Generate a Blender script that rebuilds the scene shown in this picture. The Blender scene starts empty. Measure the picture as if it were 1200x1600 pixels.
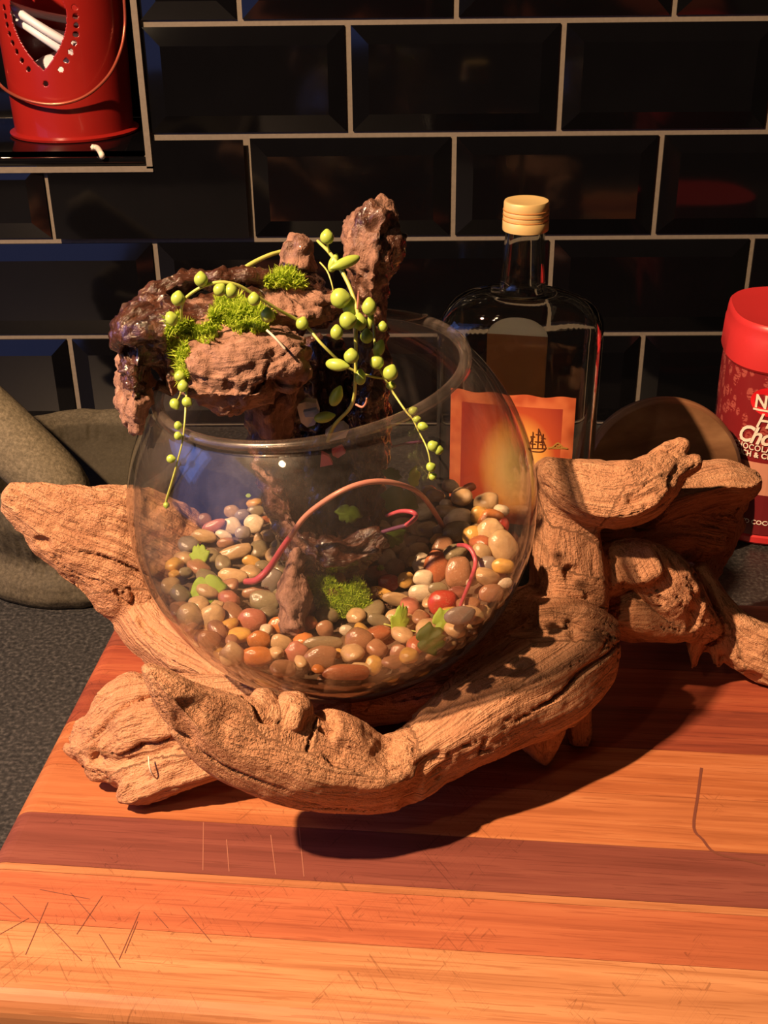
import bpy, bmesh, math, random
import numpy as np
from mathutils import Vector, Matrix
from mathutils.kdtree import KDTree

random.seed(7); RNG = np.random.default_rng(7)
SC = bpy.context.scene
COL = SC.collection
PI = math.pi

# ------------------------------------------------------------------ camera, world, lights, exposure
FPX = 1900.0                                   # focal length in pixels of the 1200 x 1600 frame
PITCH, YAW, ROLL = 0.49058661, -0.01971506, -0.01230967
CAM = np.array([0.0, 0.0, 0.4111])             # the counter top is z = 0
WALL_Y = 0.9237
BOARD_Z = 0.04

def cam_axes(p, y, r):
    cp, sp, cy, sy, cr, sr = math.cos(p), math.sin(p), math.cos(y), math.sin(y), math.cos(r), math.sin(r)
    fwd = np.array([sy*cp, cy*cp, -sp]); right = np.array([cy, -sy, 0.0]); up = np.cross(right, fwd)
    return cr*right + sr*up, -sr*right + cr*up, fwd
RIGHT, UP, FWD = cam_axes(PITCH, YAW, ROLL)

cam = bpy.data.cameras.new('camera'); cam_o = bpy.data.objects.new('camera', cam); COL.objects.link(cam_o)
cam.sensor_fit = 'HORIZONTAL'; cam.sensor_width = 36.0; cam.lens = 36.0*FPX/1200.0
cam.clip_start = 0.01; cam.clip_end = 50
cam_o.matrix_world = Matrix(((RIGHT[0], UP[0], -FWD[0], CAM[0]), (RIGHT[1], UP[1], -FWD[1], CAM[1]),
                             (RIGHT[2], UP[2], -FWD[2], CAM[2]), (0, 0, 0, 1)))
SC.camera = cam_o

w = bpy.data.worlds.new('world'); SC.world = w; w.use_nodes = True
w.node_tree.nodes['Background'].inputs[0].default_value = (1.0, 0.72, 0.55, 1)
w.node_tree.nodes['Background'].inputs[1].default_value = 0.011

def point_lamp(name, loc, power, color, radius):
    l = bpy.data.lights.new(name, 'POINT'); l.energy = power; l.color = color; l.shadow_soft_size = radius
    o = bpy.data.objects.new(name, l); COL.objects.link(o); o.location = loc
    return o
def aim(o, target):
    o.rotation_euler = (Vector(target) - o.location).to_track_quat('-Z', 'Y').to_euler()
point_lamp('task_lamp', (-0.62, 0.055, 1.06), 156.0, (1.0, 0.63, 0.36), 0.017)          # warm lamp, up on the left
point_lamp('room_lamp', (-0.50, -0.30, 0.98), 2.8, (1.0, 0.70, 0.42), 0.028)           # weaker lamp behind the photographer
point_lamp('room_lamp.001', (-0.56, -0.36, 1.24), 1.3, (1.0, 0.70, 0.42), 0.025)
bl = bpy.data.lights.new('blue_glow', 'AREA'); bl.shape = 'RECTANGLE'; bl.size = 0.40; bl.size_y = 0.20
bl.energy = 0.55; bl.color = (0.22, 0.34, 1.0)
bl2 = bl.copy(); bl2.energy = 0.6; bl2.size = 0.6; bl2.size_y = 0.45; bl2o = bpy.data.objects.new('blue_glow.001', bl2); COL.objects.link(bl2o); bl2o.location = (-0.62, 0.20, 0.34); aim(bl2o, (-0.20, 0.36, 0.02))
blo = bpy.data.objects.new('blue_glow', bl); COL.objects.link(blo); blo.location = (-0.72, 0.52, 0.42); aim(blo, (-0.12, 0.42, 0.06))

SC.view_settings.view_transform = 'Standard'; SC.view_settings.look = 'None'
SC.view_settings.exposure = 0.0; SC.view_settings.gamma = 1.0; SC.view_settings.use_curve_mapping = False
try:
    SC.cycles.max_bounces = 14; SC.cycles.transparent_max_bounces = 40; SC.cycles.transmission_bounces = 10
    SC.cycles.sample_clamp_indirect = 4.0
except Exception:
    pass

# ------------------------------------------------------------------ helpers
def ray(px, py):
    return RIGHT*((px-600)/FPX) + UP*(-(py-800)/FPX) + FWD
def at(px, py, Y):
    d = ray(px, py); return CAM + d*(Y/d[1])
def on(px, py, z):
    d = ray(px, py); return CAM + d*((z-CAM[2])/d[2])
def depth(p):
    return float(np.dot(np.asarray(p)-CAM, FWD))
def m_per_px(p):
    return depth(p)/FPX

def sm(a, b, x):
    t = np.clip((x-a)/(b-a), 0, 1); return t*t*(3-2*t)

def _hash(i, j, k, s):
    h = (i.astype(np.uint32)*np.uint32(374761393) + j.astype(np.uint32)*np.uint32(668265263) +
         k.astype(np.uint32)*np.uint32(2147483647) + np.uint32(s*974711 % 4294967295))
    h = (h ^ (h >> np.uint32(13)))*np.uint32(1274126177)
    h = h ^ (h >> np.uint32(16))
    h = (h*np.uint32(2246822519)) ^ (h >> np.uint32(15))
    return (h & np.uint32(0xFFFFFF)).astype(np.float64)/float(0xFFFFFF)
def vnoise(p, s=1):
    p = np.asarray(p, float); f = np.floor(p); t = p-f; t = t*t*(3-2*t); i = f.astype(np.int64)
    r = 0
    for a in (0, 1):
        wa = t[:, 0] if a else 1-t[:, 0]
        for b in (0, 1):
            wb = t[:, 1] if b else 1-t[:, 1]
            for c in (0, 1):
                wc = t[:, 2] if c else 1-t[:, 2]
                r = r + wa*wb*wc*_hash(i[:, 0]+a, i[:, 1]+b, i[:, 2]+c, s)
    return r*2-1
def fbm(p, n=3, s=1):
    r = 0; a = 1.0; q = np.asarray(p, float)
    for k in range(n):
        r = r + a*vnoise(q, s+k); q = q*2.03+7.1; a *= 0.5
    return r

def mesh_np(name, V, F):
    me = bpy.data.meshes.new(name)
    me.from_pydata([tuple(v) for v in np.asarray(V, float)], [], [tuple(int(i) for i in f) for f in F])
    me.update()
    return me
def smooth(me, on_=True):
    me.polygons.foreach_set('use_smooth', [on_]*len(me.polygons)); me.update()
def obj(name, me, mat=None, parent=None, loc=None):
    o = bpy.data.objects.new(name, me); COL.objects.link(o)
    if mat is not None and me is not None and len(me.materials) == 0:
        me.materials.append(mat)
    if parent is not None:
        o.parent = parent
    if loc is not None:
        o.location = loc
    return o
def empty(name, loc=(0, 0, 0)):
    o = bpy.data.objects.new(name, None); COL.objects.link(o); o.location = loc; o.empty_display_size = 0.01
    return o
def tag(o, label=None, cat=None, group=None, kind=None):
    if label: o['label'] = label
    if cat: o['category'] = cat
    if group: o['group'] = group
    if kind: o['kind'] = kind
    return o

def catmull(P, sub=6):
    P = np.asarray(P, float); n = len(P); out = []
    for i in range(n-1):
        p0 = P[max(i-1, 0)]; p1 = P[i]; p2 = P[i+1]; p3 = P[min(i+2, n-1)]
        for k in range(sub):
            t = k/sub
            out.append(0.5*((2*p1)+(-p0+p2)*t+(2*p0-5*p1+4*p2-p3)*t*t+(-p0+3*p1-3*p2+p3)*t**3))
    out.append(P[-1]); return np.array(out)

def tube_arrays(P, R, n=8, cap=True):
    P = np.asarray(P, float); m = len(P)
    R = np.full(m, R) if np.isscalar(R) else np.asarray(R, float)
    T = np.gradient(P, axis=0); T /= np.linalg.norm(T, axis=1)[:, None]+1e-12
    ref = np.array([0.31, 0.2, 0.93]); N = np.cross(T[0], ref); N /= np.linalg.norm(N)
    V = []; F = []
    for i in range(m):
        N = N - T[i]*np.dot(N, T[i]); N /= np.linalg.norm(N)+1e-12
        B = np.cross(T[i], N)
        for k in range(n):
            a = 2*PI*k/n; V.append(P[i]+R[i]*(math.cos(a)*N+math.sin(a)*B))
    for i in range(m-1):
        for k in range(n):
            k2 = (k+1) % n; F.append((i*n+k, i*n+k2, (i+1)*n+k2, (i+1)*n+k))
    if cap:
        V.append(P[0]-T[0]*R[0]*0.6); V.append(P[-1]+T[-1]*R[-1]*0.6); a = len(V)-2; b = a+1
        for k in range(n):
            k2 = (k+1) % n; F.append((a, k2, k)); F.append((b, (m-1)*n+k, (m-1)*n+k2))
    return V, F
def tube(name, P, R, mat, parent=None, n=8, sub=6):
    Q = catmull(P, sub) if sub > 1 else np.asarray(P, float)
    if not np.isscalar(R):
        R = np.interp(np.linspace(0, len(R)-1, len(Q)), range(len(R)), R)
    V, F = tube_arrays(Q, R, n); me = mesh_np(name, V, F); smooth(me)
    return obj(name, me, mat, parent)

def lathe_arrays(prof, n=64, cx=0, cy=0, shape=None):
    V = []; F = []; m = len(prof)
    for r, z in prof:
        for k in range(n):
            a = 2*PI*k/n; x, y = math.cos(a), math.sin(a)
            if shape: x, y = shape(a)
            V.append((cx+r*x, cy+r*y, z))
    for i in range(m-1):
        for k in range(n):
            k2 = (k+1) % n; F.append((i*n+k, i*n+k2, (i+1)*n+k2, (i+1)*n+k))
    return V, F, m
def lathe(name, prof, mat, parent=None, n=64, loc=(0, 0, 0), shape=None, caps=(True, True)):
    V, F, m = lathe_arrays(prof, n, 0, 0, shape)
    if caps[0]: F.append(tuple(range(n-1, -1, -1)))
    if caps[1]: F.append(tuple((m-1)*n+k for k in range(n)))
    me = mesh_np(name, V, F); smooth(me); me.set_sharp_from_angle(angle=math.radians(38))
    return obj(name, me, mat, parent, loc)
def box_arrays(x0, x1, y0, y1, z0, z1):
    V = [(x, y, z) for x in (x0, x1) for y in (y0, y1) for z in (z0, z1)]
    F = [(0, 1, 3, 2), (4, 6, 7, 5), (0, 4, 5, 1), (2, 3, 7, 6), (0, 2, 6, 4), (1, 5, 7, 3)]
    return V, F
def box(name, x0, x1, y0, y1, z0, z1, mat, parent=None, bevel=0.0, seg=2):
    V, F = box_arrays(x0, x1, y0, y1, z0, z1); me = mesh_np(name, V, F)
    if bevel > 0:
        bm = bmesh.new(); bm.from_mesh(me)
        bmesh.ops.bevel(bm, geom=bm.edges[:], offset=bevel, segments=seg, affect='EDGES', profile=0.5)
        bm.to_mesh(me); bm.free(); smooth(me)
    return obj(name, me, mat, parent)

# ------------------------------------------------------------------ materials
class NT:
    def __init__(s, name):
        s.m = bpy.data.materials.new(name); s.m.use_nodes = True; s.t = s.m.node_tree; s.t.nodes.clear()
        s.out = s.n('ShaderNodeOutputMaterial')
    def n(s, typ, **kw):
        nd = s.t.nodes.new(typ)
        for k, v in kw.items():
            if k.startswith('i_'):
                key = k[2:]; key = int(key) if key.isdigit() else key.replace('_', ' ')
                nd.inputs[key].default_value = v
            else:
                setattr(nd, k, v)
        return nd
    def l(s, a, b): s.t.links.new(a, b)
    def ramp(s, fac, stops):
        r = s.n('ShaderNodeValToRGB'); e = r.color_ramp.elements
        while len(e) < len(stops): e.new(0.5)
        for k, (p, c) in enumerate(stops):
            e[k].position = p; e[k].color = (*c, 1) if len(c) == 3 else c
        s.l(fac, r.inputs[0]); return r
    def mix(s, fac, a, b, mode='MIX'):
        x = s.n('ShaderNodeMix', data_type='RGBA', blend_type=mode)
        for sock, v in ((x.inputs[0], fac), (x.inputs[6], a), (x.inputs[7], b)):
            if hasattr(v, 'node'): s.l(v, sock)
            elif isinstance(v, (int, float)): sock.default_value = v
            else: sock.default_value = (*v, 1) if len(v) == 3 else v
        return x.outputs[2]
    def math(s, op, a, b=0.0, clamp=False):
        x = s.n('ShaderNodeMath', operation=op); x.use_clamp = clamp
        for sock, v in ((x.inputs[0], a), (x.inputs[1], b)):
            if hasattr(v, 'node'): s.l(v, sock)
            else: sock.default_value = v
        return x.outputs[0]
    def noise(s, vec, scale, detail=3.0, rough=0.55, dist=0.0):
        x = s.n('ShaderNodeTexNoise'); x.inputs['Scale'].default_value = scale; x.inputs['Detail'].default_value = detail
        x.inputs['Roughness'].default_value = rough; x.inputs['Distortion'].default_value = dist
        if vec is not None: s.l(vec, x.inputs['Vector'])
        return x.outputs['Fac']
    def mapping(s, vec, scale=(1, 1, 1), loc=(0, 0, 0), rot=(0, 0, 0)):
        x = s.n('ShaderNodeMapping'); x.inputs['Scale'].default_value = scale; x.inputs['Location'].default_value = loc
        x.inputs['Rotation'].default_value = rot; s.l(vec, x.inputs['Vector']); return x.outputs[0]
    def bump(s, h, strength=0.5, dist=0.001, normal=None):
        b = s.n('ShaderNodeBump'); b.inputs['Strength'].default_value = strength; b.inputs['Distance'].default_value = dist
        s.l(h, b.inputs['Height'])
        if normal is not None: s.l(normal, b.inputs['Normal'])
        return b.outputs[0]
    def princ(s, color=None, rough=0.5, metal=0.0, coat=0.0, spec=0.5, normal=None, sss=0.0, sssr=(0.1, 0.1, 0.1), trans=0.0):
        p = s.n('ShaderNodeBsdfPrincipled')
        for key, v in (('Base Color', color), ('Roughness', rough), ('Metallic', metal), ('Coat Weight', coat), ('Specular IOR Level', spec)):
            if v is None: continue
            if hasattr(v, 'node'): s.l(v, p.inputs[key])
            elif key == 'Base Color': p.inputs[key].default_value = (*v, 1) if len(v) == 3 else v
            else: p.inputs[key].default_value = v
        if sss:
            p.inputs['Subsurface Weight'].default_value = sss; p.inputs['Subsurface Radius'].default_value = sssr
            p.inputs['Subsurface Scale'].default_value = 0.004
        if normal is not None: s.l(normal, p.inputs['Normal'])
        s.l(p.outputs[0], s.out.inputs[0]); return p
    def obco(s): return s.n('ShaderNodeTexCoord').outputs['Object']
    def attr(s, name, kind='GEOMETRY'):
        a = s.n('ShaderNodeAttribute'); a.attribute_name = name; a.attribute_type = kind; return a

def plain(name, color, rough=0.5, metal=0.0, coat=0.0, spec=0.5, var=0.12, scale=60.0, bump=0.0):
    t = NT(name); co = t.obco(); f = t.noise(co, scale)
    c = t.mix(f, tuple(x*(1-var) for x in color), tuple(min(1, x*(1+var)) for x in color))
    nm = t.bump(t.noise(co, scale*3), bump, 0.0006) if bump else None
    t.princ(c, rough, metal, coat, spec, nm); return t.m

def mat_tile():
    t = NT('black_glazed_tile'); co = t.obco(); f = t.noise(co, 14.0)
    c = t.mix(f, (0.0015, 0.0015, 0.002), (0.004, 0.004, 0.005))
    nm = t.bump(t.noise(co, 22.0, 2.0), 0.10, 0.001)
    t.princ(c, 0.07, spec=0.5, normal=nm); return t.m
def mat_grout():
    t = NT('grey_grout'); co = t.obco(); f = t.noise(co, 300.0); g = t.noise(co, 9.0)
    c = t.mix(f, (0.133, 0.116, 0.092), (0.210, 0.182, 0.147)); c = t.mix(t.math('MULTIPLY', g, 0.5), c, (0.126, 0.106, 0.084))
    t.princ(c, 0.9, normal=t.bump(f, 0.4, 0.0005)); return t.m
def mat_counter():
    t = NT('grey_stone_laminate'); co = t.obco(); f = t.noise(co, 420.0, 2.0); v = t.n('ShaderNodeTexVoronoi'); v.inputs['Scale'].default_value = 520
    t.l(co, v.inputs['Vector'])
    c = t.ramp(f, [(0.30, (0.013, 0.014, 0.015)), (0.52, (0.033, 0.033, 0.033)), (0.72, (0.079, 0.076, 0.073))]).outputs[0]
    t.princ(c, 0.42, normal=t.bump(f, 0.08, 0.0003)); return t.m
def mat_plank(name, dark, mid, light, seed):
    t = NT(name); co = t.obco()
    g = t.mapping(co, (6, 150, 60), (seed*1.7, seed*3.1, 0)); n1 = t.noise(g, 1.0, 5.0, 0.6, 0.6)
    g2 = t.mapping(co, (26, 900, 300), (seed, 0, 0)); n2 = t.noise(g2, 1.0, 2.0)
    g3 = t.mapping(co, (3.5, 26, 10), (0, seed*2.3, 0)); n3 = t.noise(g3, 1.0, 3.0)
    c = t.ramp(n1, [(0.25, dark), (0.5, mid), (0.75, light)]).outputs[0]
    c = t.mix(t.math('MULTIPLY', t.math('GREATER_THAN', n2, 0.59), 0.55), c, dark)
    c = t.mix(t.math('MULTIPLY', t.math('SUBTRACT', n3, 0.45, True), 1.6, True), c, tuple(x*0.8 for x in mid))
    # faint knife marks, worn into the surface
    wv = t.mapping(co, (14, 14, 1), (seed*0.31, 0.2, 0), (0, 0, 0.95)); s1 = t.noise(t.mapping(wv, (1.2, 26, 1)), 1.0, 1.0)
    wv2 = t.mapping(co, (14, 14, 1), (seed*0.77, 0.6, 0), (0, 0, -1.0)); s2 = t.noise(t.mapping(wv2, (1.1, 24, 1)), 1.0, 1.0)
    def line(s): return t.math('LESS_THAN', t.math('ABSOLUTE', t.math('SUBTRACT', s, 0.5)), 0.0045)
    ln = t.math('MAXIMUM', line(s1), line(s2)); msk = t.math('GREATER_THAN', t.noise(co, 16.0, 2.0), 0.56)
    c = t.mix(t.math('MULTIPLY', t.math('MULTIPLY', ln, msk), 0.45), c, tuple(x*0.45 for x in dark))
    h = t.math('ADD', t.math('MULTIPLY', n2, 0.5), t.math('MULTIPLY', n1, 0.5))
    t.princ(c, 0.50, spec=0.3, normal=t.bump(h, 0.15, 0.0006)); return t.m

def mat_driftwood():
    t = NT('weathered_driftwood'); a = t.attr('grain').outputs['Vector']; co = t.obco()
    g1 = t.mapping(a, (14, 300, 300)); n1 = t.noise(g1, 1.0, 4.0, 0.6, 0.8)
    g2 = t.mapping(a, (45, 1100, 1100)); n2 = t.noise(g2, 1.0, 3.0)
    big = t.noise(co, 22.0, 3.0); fine = t.noise(co, 900.0, 3.0, 0.7); med = t.noise(co, 190.0, 4.0, 0.7)
    c = t.ramp(n1, [(0.22, (0.260, 0.114, 0.058)), (0.45, (0.533, 0.267, 0.143)), (0.75, (0.702, 0.397, 0.227))]).outputs[0]
    c = t.mix(t.math('MULTIPLY', t.math('SUBTRACT', big, 0.42, True), 2.2, True), c, (0.520, 0.247, 0.137))
    c = t.mix(t.math('MULTIPLY', t.math('GREATER_THAN', n2, 0.60), 0.60), c, (0.169, 0.078, 0.042))
    c = t.mix(t.math('MULTIPLY', t.math('SUBTRACT', med, 0.58, True), 1.8, True), c, (0.858, 0.559, 0.351))
    h = t.math('ADD', t.math('ADD', t.math('MULTIPLY', n1, 0.9), t.math('MULTIPLY', n2, 0.35)), t.math('ADD', t.math('MULTIPLY', fine, 0.40), t.math('MULTIPLY', med, 0.75)))
    t.princ(c, 0.82, spec=0.22, normal=t.bump(h, 0.85, 0.0030)); return t.m
def mat_stump():
    t = NT('wet_dark_driftwood'); a = t.attr('grain').outputs['Vector']; wet = t.attr('wet').outputs['Fac']; co = t.obco()
    g1 = t.mapping(a, (30, 260, 260)); n1 = t.noise(g1, 1.0, 4.0, 0.65, 1.0); med = t.noise(co, 260.0, 4.0, 0.7); fine = t.noise(co, 900.0, 3.0, 0.7)
    dry = t.ramp(n1, [(0.25, (0.119, 0.059, 0.039)), (0.5, (0.266, 0.137, 0.091)), (0.8, (0.448, 0.252, 0.175))]).outputs[0]
    dry = t.mix(t.math('MULTIPLY', t.math('SUBTRACT', med, 0.5, True), 1.5, True), dry, (0.532, 0.301, 0.210))
    wc = t.ramp(n1, [(0.3, (0.024, 0.009, 0.006)), (0.55, (0.075, 0.029, 0.017)), (0.8, (0.15, 0.064, 0.038))]).outputs[0]
    m = t.math('ADD', t.math('MULTIPLY', t.math('SUBTRACT', t.noise(co, 55.0, 3.0), 0.5), 1.2), wet, True)
    m = t.ramp(m, [(0.35, (0, 0, 0)), (0.65, (1, 1, 1))]).outputs[0]
    c = t.mix(m, dry, wc)
    r = t.math('SUBTRACT', 0.85, t.math('MULTIPLY', m, 0.70))
    h = t.math('ADD', t.math('ADD', t.math('MULTIPLY', n1, 0.8), t.math('MULTIPLY', fine, 0.22)), t.math('MULTIPLY', med, 0.7))
    t.princ(c, r, spec=0.6, coat=t.math('MULTIPLY', m, 0.8), normal=t.bump(h, 0.8, 0.0022)); return t.m

def mat_glass(name, tint, film=0.0, rough=0.03, filmscale=30.0, filmcol=(0.55, 0.47, 0.42), ior=1.5, smear=0.0):
    """thin glass wall: every surface passes light straight through and mirrors by Fresnel; film = dried water marks and the painted foot haze"""
    t = NT(name); co = t.obco()
    tr = t.n('ShaderNodeBsdfTransparent'); tr.inputs[0].default_value = (*tint, 1)
    gl = t.n('ShaderNodeBsdfGlossy'); gl.inputs['Roughness'].default_value = rough; gl.inputs[0].default_value = (1, 1, 1, 1)
    fr = t.n('ShaderNodeFresnel'); fr.inputs[0].default_value = ior
    geo = t.n('ShaderNodeNewGeometry')          # same Fresnel from either side of the wall
    vm = t.n('ShaderNodeVectorMath', operation='DOT_PRODUCT'); t.l(geo.outputs['Incoming'], vm.inputs[0]); t.l(geo.outputs['Normal'], vm.inputs[1])
    c1 = t.math('SUBTRACT', 1.0, t.math('ABSOLUTE', vm.outputs['Value']), True)
    f = t.math('ADD', 0.04, t.math('MULTIPLY', t.math('POWER', c1, 5.0), 0.86))
    edge = t.mix(t.math('POWER', c1, 3.0), tint, tuple(x*0.70 for x in tint)); t.l(edge, tr.inputs[0])     # longer way through the glass at grazing angles
    mx = t.n('ShaderNodeMixShader'); t.l(f, mx.inputs[0]); t.l(tr.outputs[0], mx.inputs[1]); t.l(gl.outputs[0], mx.inputs[2])
    last = mx
    if film > 0:
        n = t.noise(co, filmscale, 4.0, 0.65, 0.6); n2 = t.noise(t.mapping(co, (1, 1, 0.25)), filmscale*6, 3.0, 0.7)
        m = t.math('ADD', film*0.45, t.math('MULTIPLY', t.math('MULTIPLY', t.math('SUBTRACT', n, 0.40, True), 3.0, True), t.math('MULTIPLY', t.math('ADD', n2, 0.25), film*1.5)))
        sep = t.n('ShaderNodeSeparateXYZ'); t.l(co, sep.inputs[0])
        low = t.math('MULTIPLY', t.math('SUBTRACT', -0.036, sep.outputs[2], True), 9.0, True)    # haze painted towards the foot, for the thick base's reflection
        m = t.math('ADD', m, t.math('MULTIPLY', low, film*4.5), True)
        df = t.n('ShaderNodeBsdfDiffuse'); df.inputs[0].default_value = (*filmcol, 1)
        tl = t.n('ShaderNodeBsdfTranslucent'); tl.inputs[0].default_value = (*filmcol, 1)
        rg = t.n('ShaderNodeBsdfGlossy'); rg.inputs['Roughness'].default_value = 0.26; rg.inputs[0].default_value = (0.8, 0.76, 0.7, 1)
        a1 = t.n('ShaderNodeMixShader'); a1.inputs[0].default_value = 0.35; t.l(df.outputs[0], a1.inputs[1]); t.l(tl.outputs[0], a1.inputs[2])
        a2 = t.n('ShaderNodeMixShader'); a2.inputs[0].default_value = 0.50; t.l(a1.outputs[0], a2.inputs[1]); t.l(rg.outputs[0], a2.inputs[2])
        m2 = t.n('ShaderNodeMixShader'); t.l(m, m2.inputs[0]); t.l(mx.outputs[0], m2.inputs[1]); t.l(a2.outputs[0], m2.inputs[2]); last = m2
    t.l(last.outputs[0], t.out.inputs[0]); return t.m

def mat_thick():
    t = NT('bottle_glass'); g = t.n('ShaderNodeBsdfGlass'); g.inputs['Color'].default_value = (0.94, 0.945, 0.92, 1); g.inputs['Roughness'].default_value = 0.01; g.inputs['IOR'].default_value = 1.48
    t.l(g.outputs[0], t.out.inputs[0]); return t.m
def mat_pebble():
    t = NT('wet_pebble'); oi = t.n('ShaderNodeObjectInfo'); co = t.obco()
    v = t.n('ShaderNodeVectorMath', operation='ADD'); sc = t.n('ShaderNodeVectorMath', operation='SCALE'); sc.inputs[3].default_value = 40.0
    cmb = t.n('ShaderNodeCombineXYZ'); t.l(oi.outputs['Random'], cmb.inputs[0]); t.l(oi.outputs['Random'], cmb.inputs[2]); t.l(cmb.outputs[0], sc.inputs[0])
    t.l(co, v.inputs[0]); t.l(sc.outputs[0], v.inputs[1])
    n = t.noise(v.outputs[0], 1.6, 4.0, 0.6, 0.5); sp = t.noise(v.outputs[0], 9.0, 2.0, 0.7)
    c = t.mix(t.math('MULTIPLY', t.math('SUBTRACT', n, 0.35, True), 1.8, True), oi.outputs['Color'], t.mix(0.55, oi.outputs['Color'], (0.20, 0.11, 0.06)))
    c = t.mix(t.math('MULTIPLY', t.math('GREATER_THAN', sp, 0.64), 0.28), c, (0.72, 0.52, 0.33))
    t.princ(c, 0.20, spec=0.55, coat=0.4, normal=t.bump(sp, 0.12, 0.05)); return t.m
def mat_green(name, c1, c2, scale=300.0, rough=0.35, sss=0.25, coat=0.1):
    t = NT(name); f = t.noise(t.obco(), scale)
    t.princ(t.mix(f, c1, c2), rough, coat=coat, sss=sss, sssr=(0.3, 0.5, 0.1)); return t.m
def mat_leafthin(name, c1, c2):
    t = NT(name); f = t.noise(t.obco(), 160.0, 4.0); c = t.mix(f, c1, c2)
    p = t.princ(c, 0.4, normal=t.bump(f, 0.3, 0.0004))
    tl = t.n('ShaderNodeBsdfTranslucent'); t.l(c, tl.inputs[0]); mx = t.n('ShaderNodeMixShader'); mx.inputs[0].default_value = 0.35
    t.l(p.outputs[0], mx.inputs[1]); t.l(tl.outputs[0], mx.inputs[2]); t.l(mx.outputs[0], t.out.inputs[0]); return t.m
def mat_moss():
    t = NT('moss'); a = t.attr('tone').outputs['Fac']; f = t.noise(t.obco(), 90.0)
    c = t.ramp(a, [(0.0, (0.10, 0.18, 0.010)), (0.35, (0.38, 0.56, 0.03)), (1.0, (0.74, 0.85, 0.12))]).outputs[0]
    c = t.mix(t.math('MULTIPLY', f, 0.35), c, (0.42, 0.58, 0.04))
    p = t.princ(c, 0.6, spec=0.25)
    tl = t.n('ShaderNodeBsdfTranslucent'); t.l(c, tl.inputs[0]); mx = t.n('ShaderNodeMixShader'); mx.inputs[0].default_value = 0.35
    t.l(p.outputs[0], mx.inputs[1]); t.l(tl.outputs[0], mx.inputs[2]); t.l(mx.outputs[0], t.out.inputs[0]); return t.m
def mat_stone():
    t = NT('shadowed_granite'); co = t.obco(); f = t.noise(co, 480.0, 3.0, 0.7); g = t.noise(co, 30.0, 3.0)  # mortar stone darkened, the driftwood slab's shadow put into its colour
    c = t.ramp(f, [(0.3, (0.034, 0.029, 0.019)), (0.5, (0.068, 0.058, 0.038)), (0.72, (0.116, 0.099, 0.068))]).outputs[0]
    c = t.mix(t.math('MULTIPLY', g, 0.45), c, (0.056, 0.049, 0.032))
    c = t.mix(t.math('MULTIPLY', t.attr('cavity_shade').outputs['Fac'], 0.75), c, (0.026, 0.022, 0.013))      # cavity coloured darker to paint in its shade
    h = t.math('MULTIPLY', t.noise(co, 260.0, 3.0, 0.7), 1.0)
    t.princ(c, 0.8, spec=0.3, normal=t.bump(h, 0.35, 0.0012)); return t.m
def mat_pestle():
    t = NT('lit_granite'); co = t.obco(); f = t.noise(co, 480.0, 3.0, 0.7); g = t.noise(co, 30.0, 3.0)  # lit copy of the mortar's stone, without the painted shadow
    c = t.ramp(f, [(0.3, (0.076, 0.066, 0.043)), (0.5, (0.153, 0.131, 0.087)), (0.72, (0.264, 0.224, 0.153))]).outputs[0]
    c = t.mix(t.math('MULTIPLY', g, 0.45), c, (0.128, 0.111, 0.071))
    c = t.mix(t.math('MULTIPLY', t.attr('cavity_shade').outputs['Fac'], 0.75), c, (0.060, 0.049, 0.029))      # same painted cavity shade; the pestle mesh carries none
    h = t.math('MULTIPLY', t.noise(co, 260.0, 3.0, 0.7), 1.0)
    t.princ(c, 0.8, spec=0.3, normal=t.bump(h, 0.35, 0.0012)); return t.m
def mat_roundboard():
    t = NT('brown_turned_wood'); co = t.obco(); n1 = t.noise(t.mapping(co, (9, 30, 160)), 1.0, 4.0, 0.6, 0.8); n2 = t.noise(t.mapping(co, (6, 6, 30)), 1.0, 2.0)
    c = t.ramp(n1, [(0.25, (0.075, 0.032, 0.014)), (0.5, (0.20, 0.098, 0.046)), (0.72, (0.33, 0.18, 0.09))]).outputs[0]
    c = t.mix(t.math('MULTIPLY', n2, 0.4), c, (0.15, 0.07, 0.032))
    t.princ(c, 0.45, spec=0.4, normal=t.bump(n1, 0.1, 0.0008)); return t.m
def mat_enamel():
    t = NT('red_enamel'); co = t.obco(); n = t.noise(co, 25.0)
    c = t.mix(n, (0.24, 0.010, 0.009), (0.30, 0.015, 0.011)); t.princ(c, 0.28, coat=0.3); return t.m
def mat_jarprint():
    t = NT('dark_red_printed_sleeve'); co = t.obco()
    v = t.n('ShaderNodeTexVoronoi'); v.feature = 'F1'; v.inputs['Scale'].default_value = 1.0; t.l(t.mapping(co, (170, 170, 105), (0, 0, 0), (0, 0.5, 0)), v.inputs['Vector'])
    e = t.ramp(v.outputs['Distance'], [(0.40, (1, 1, 1)), (0.48, (0, 0, 0))]).outputs[0]
    vein = t.math('GREATER_THAN', t.noise(t.mapping(co, (300, 300, 900)), 1.0, 1.0), 0.45)
    sep = t.n('ShaderNodeSeparateXYZ'); t.l(co, sep.inputs[0])
    top = t.math('MULTIPLY', t.math('SUBTRACT', sep.outputs[2], 0.062), 60.0, True)
    k = t.math('MULTIPLY', t.math('MULTIPLY', e, vein), t.math('MULTIPLY', top, 0.5))
    c = t.mix(k, (0.20, 0.012, 0.016), (0.55, 0.14, 0.11))
    t.princ(c, 0.4, coat=0.1); return t.m
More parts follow.
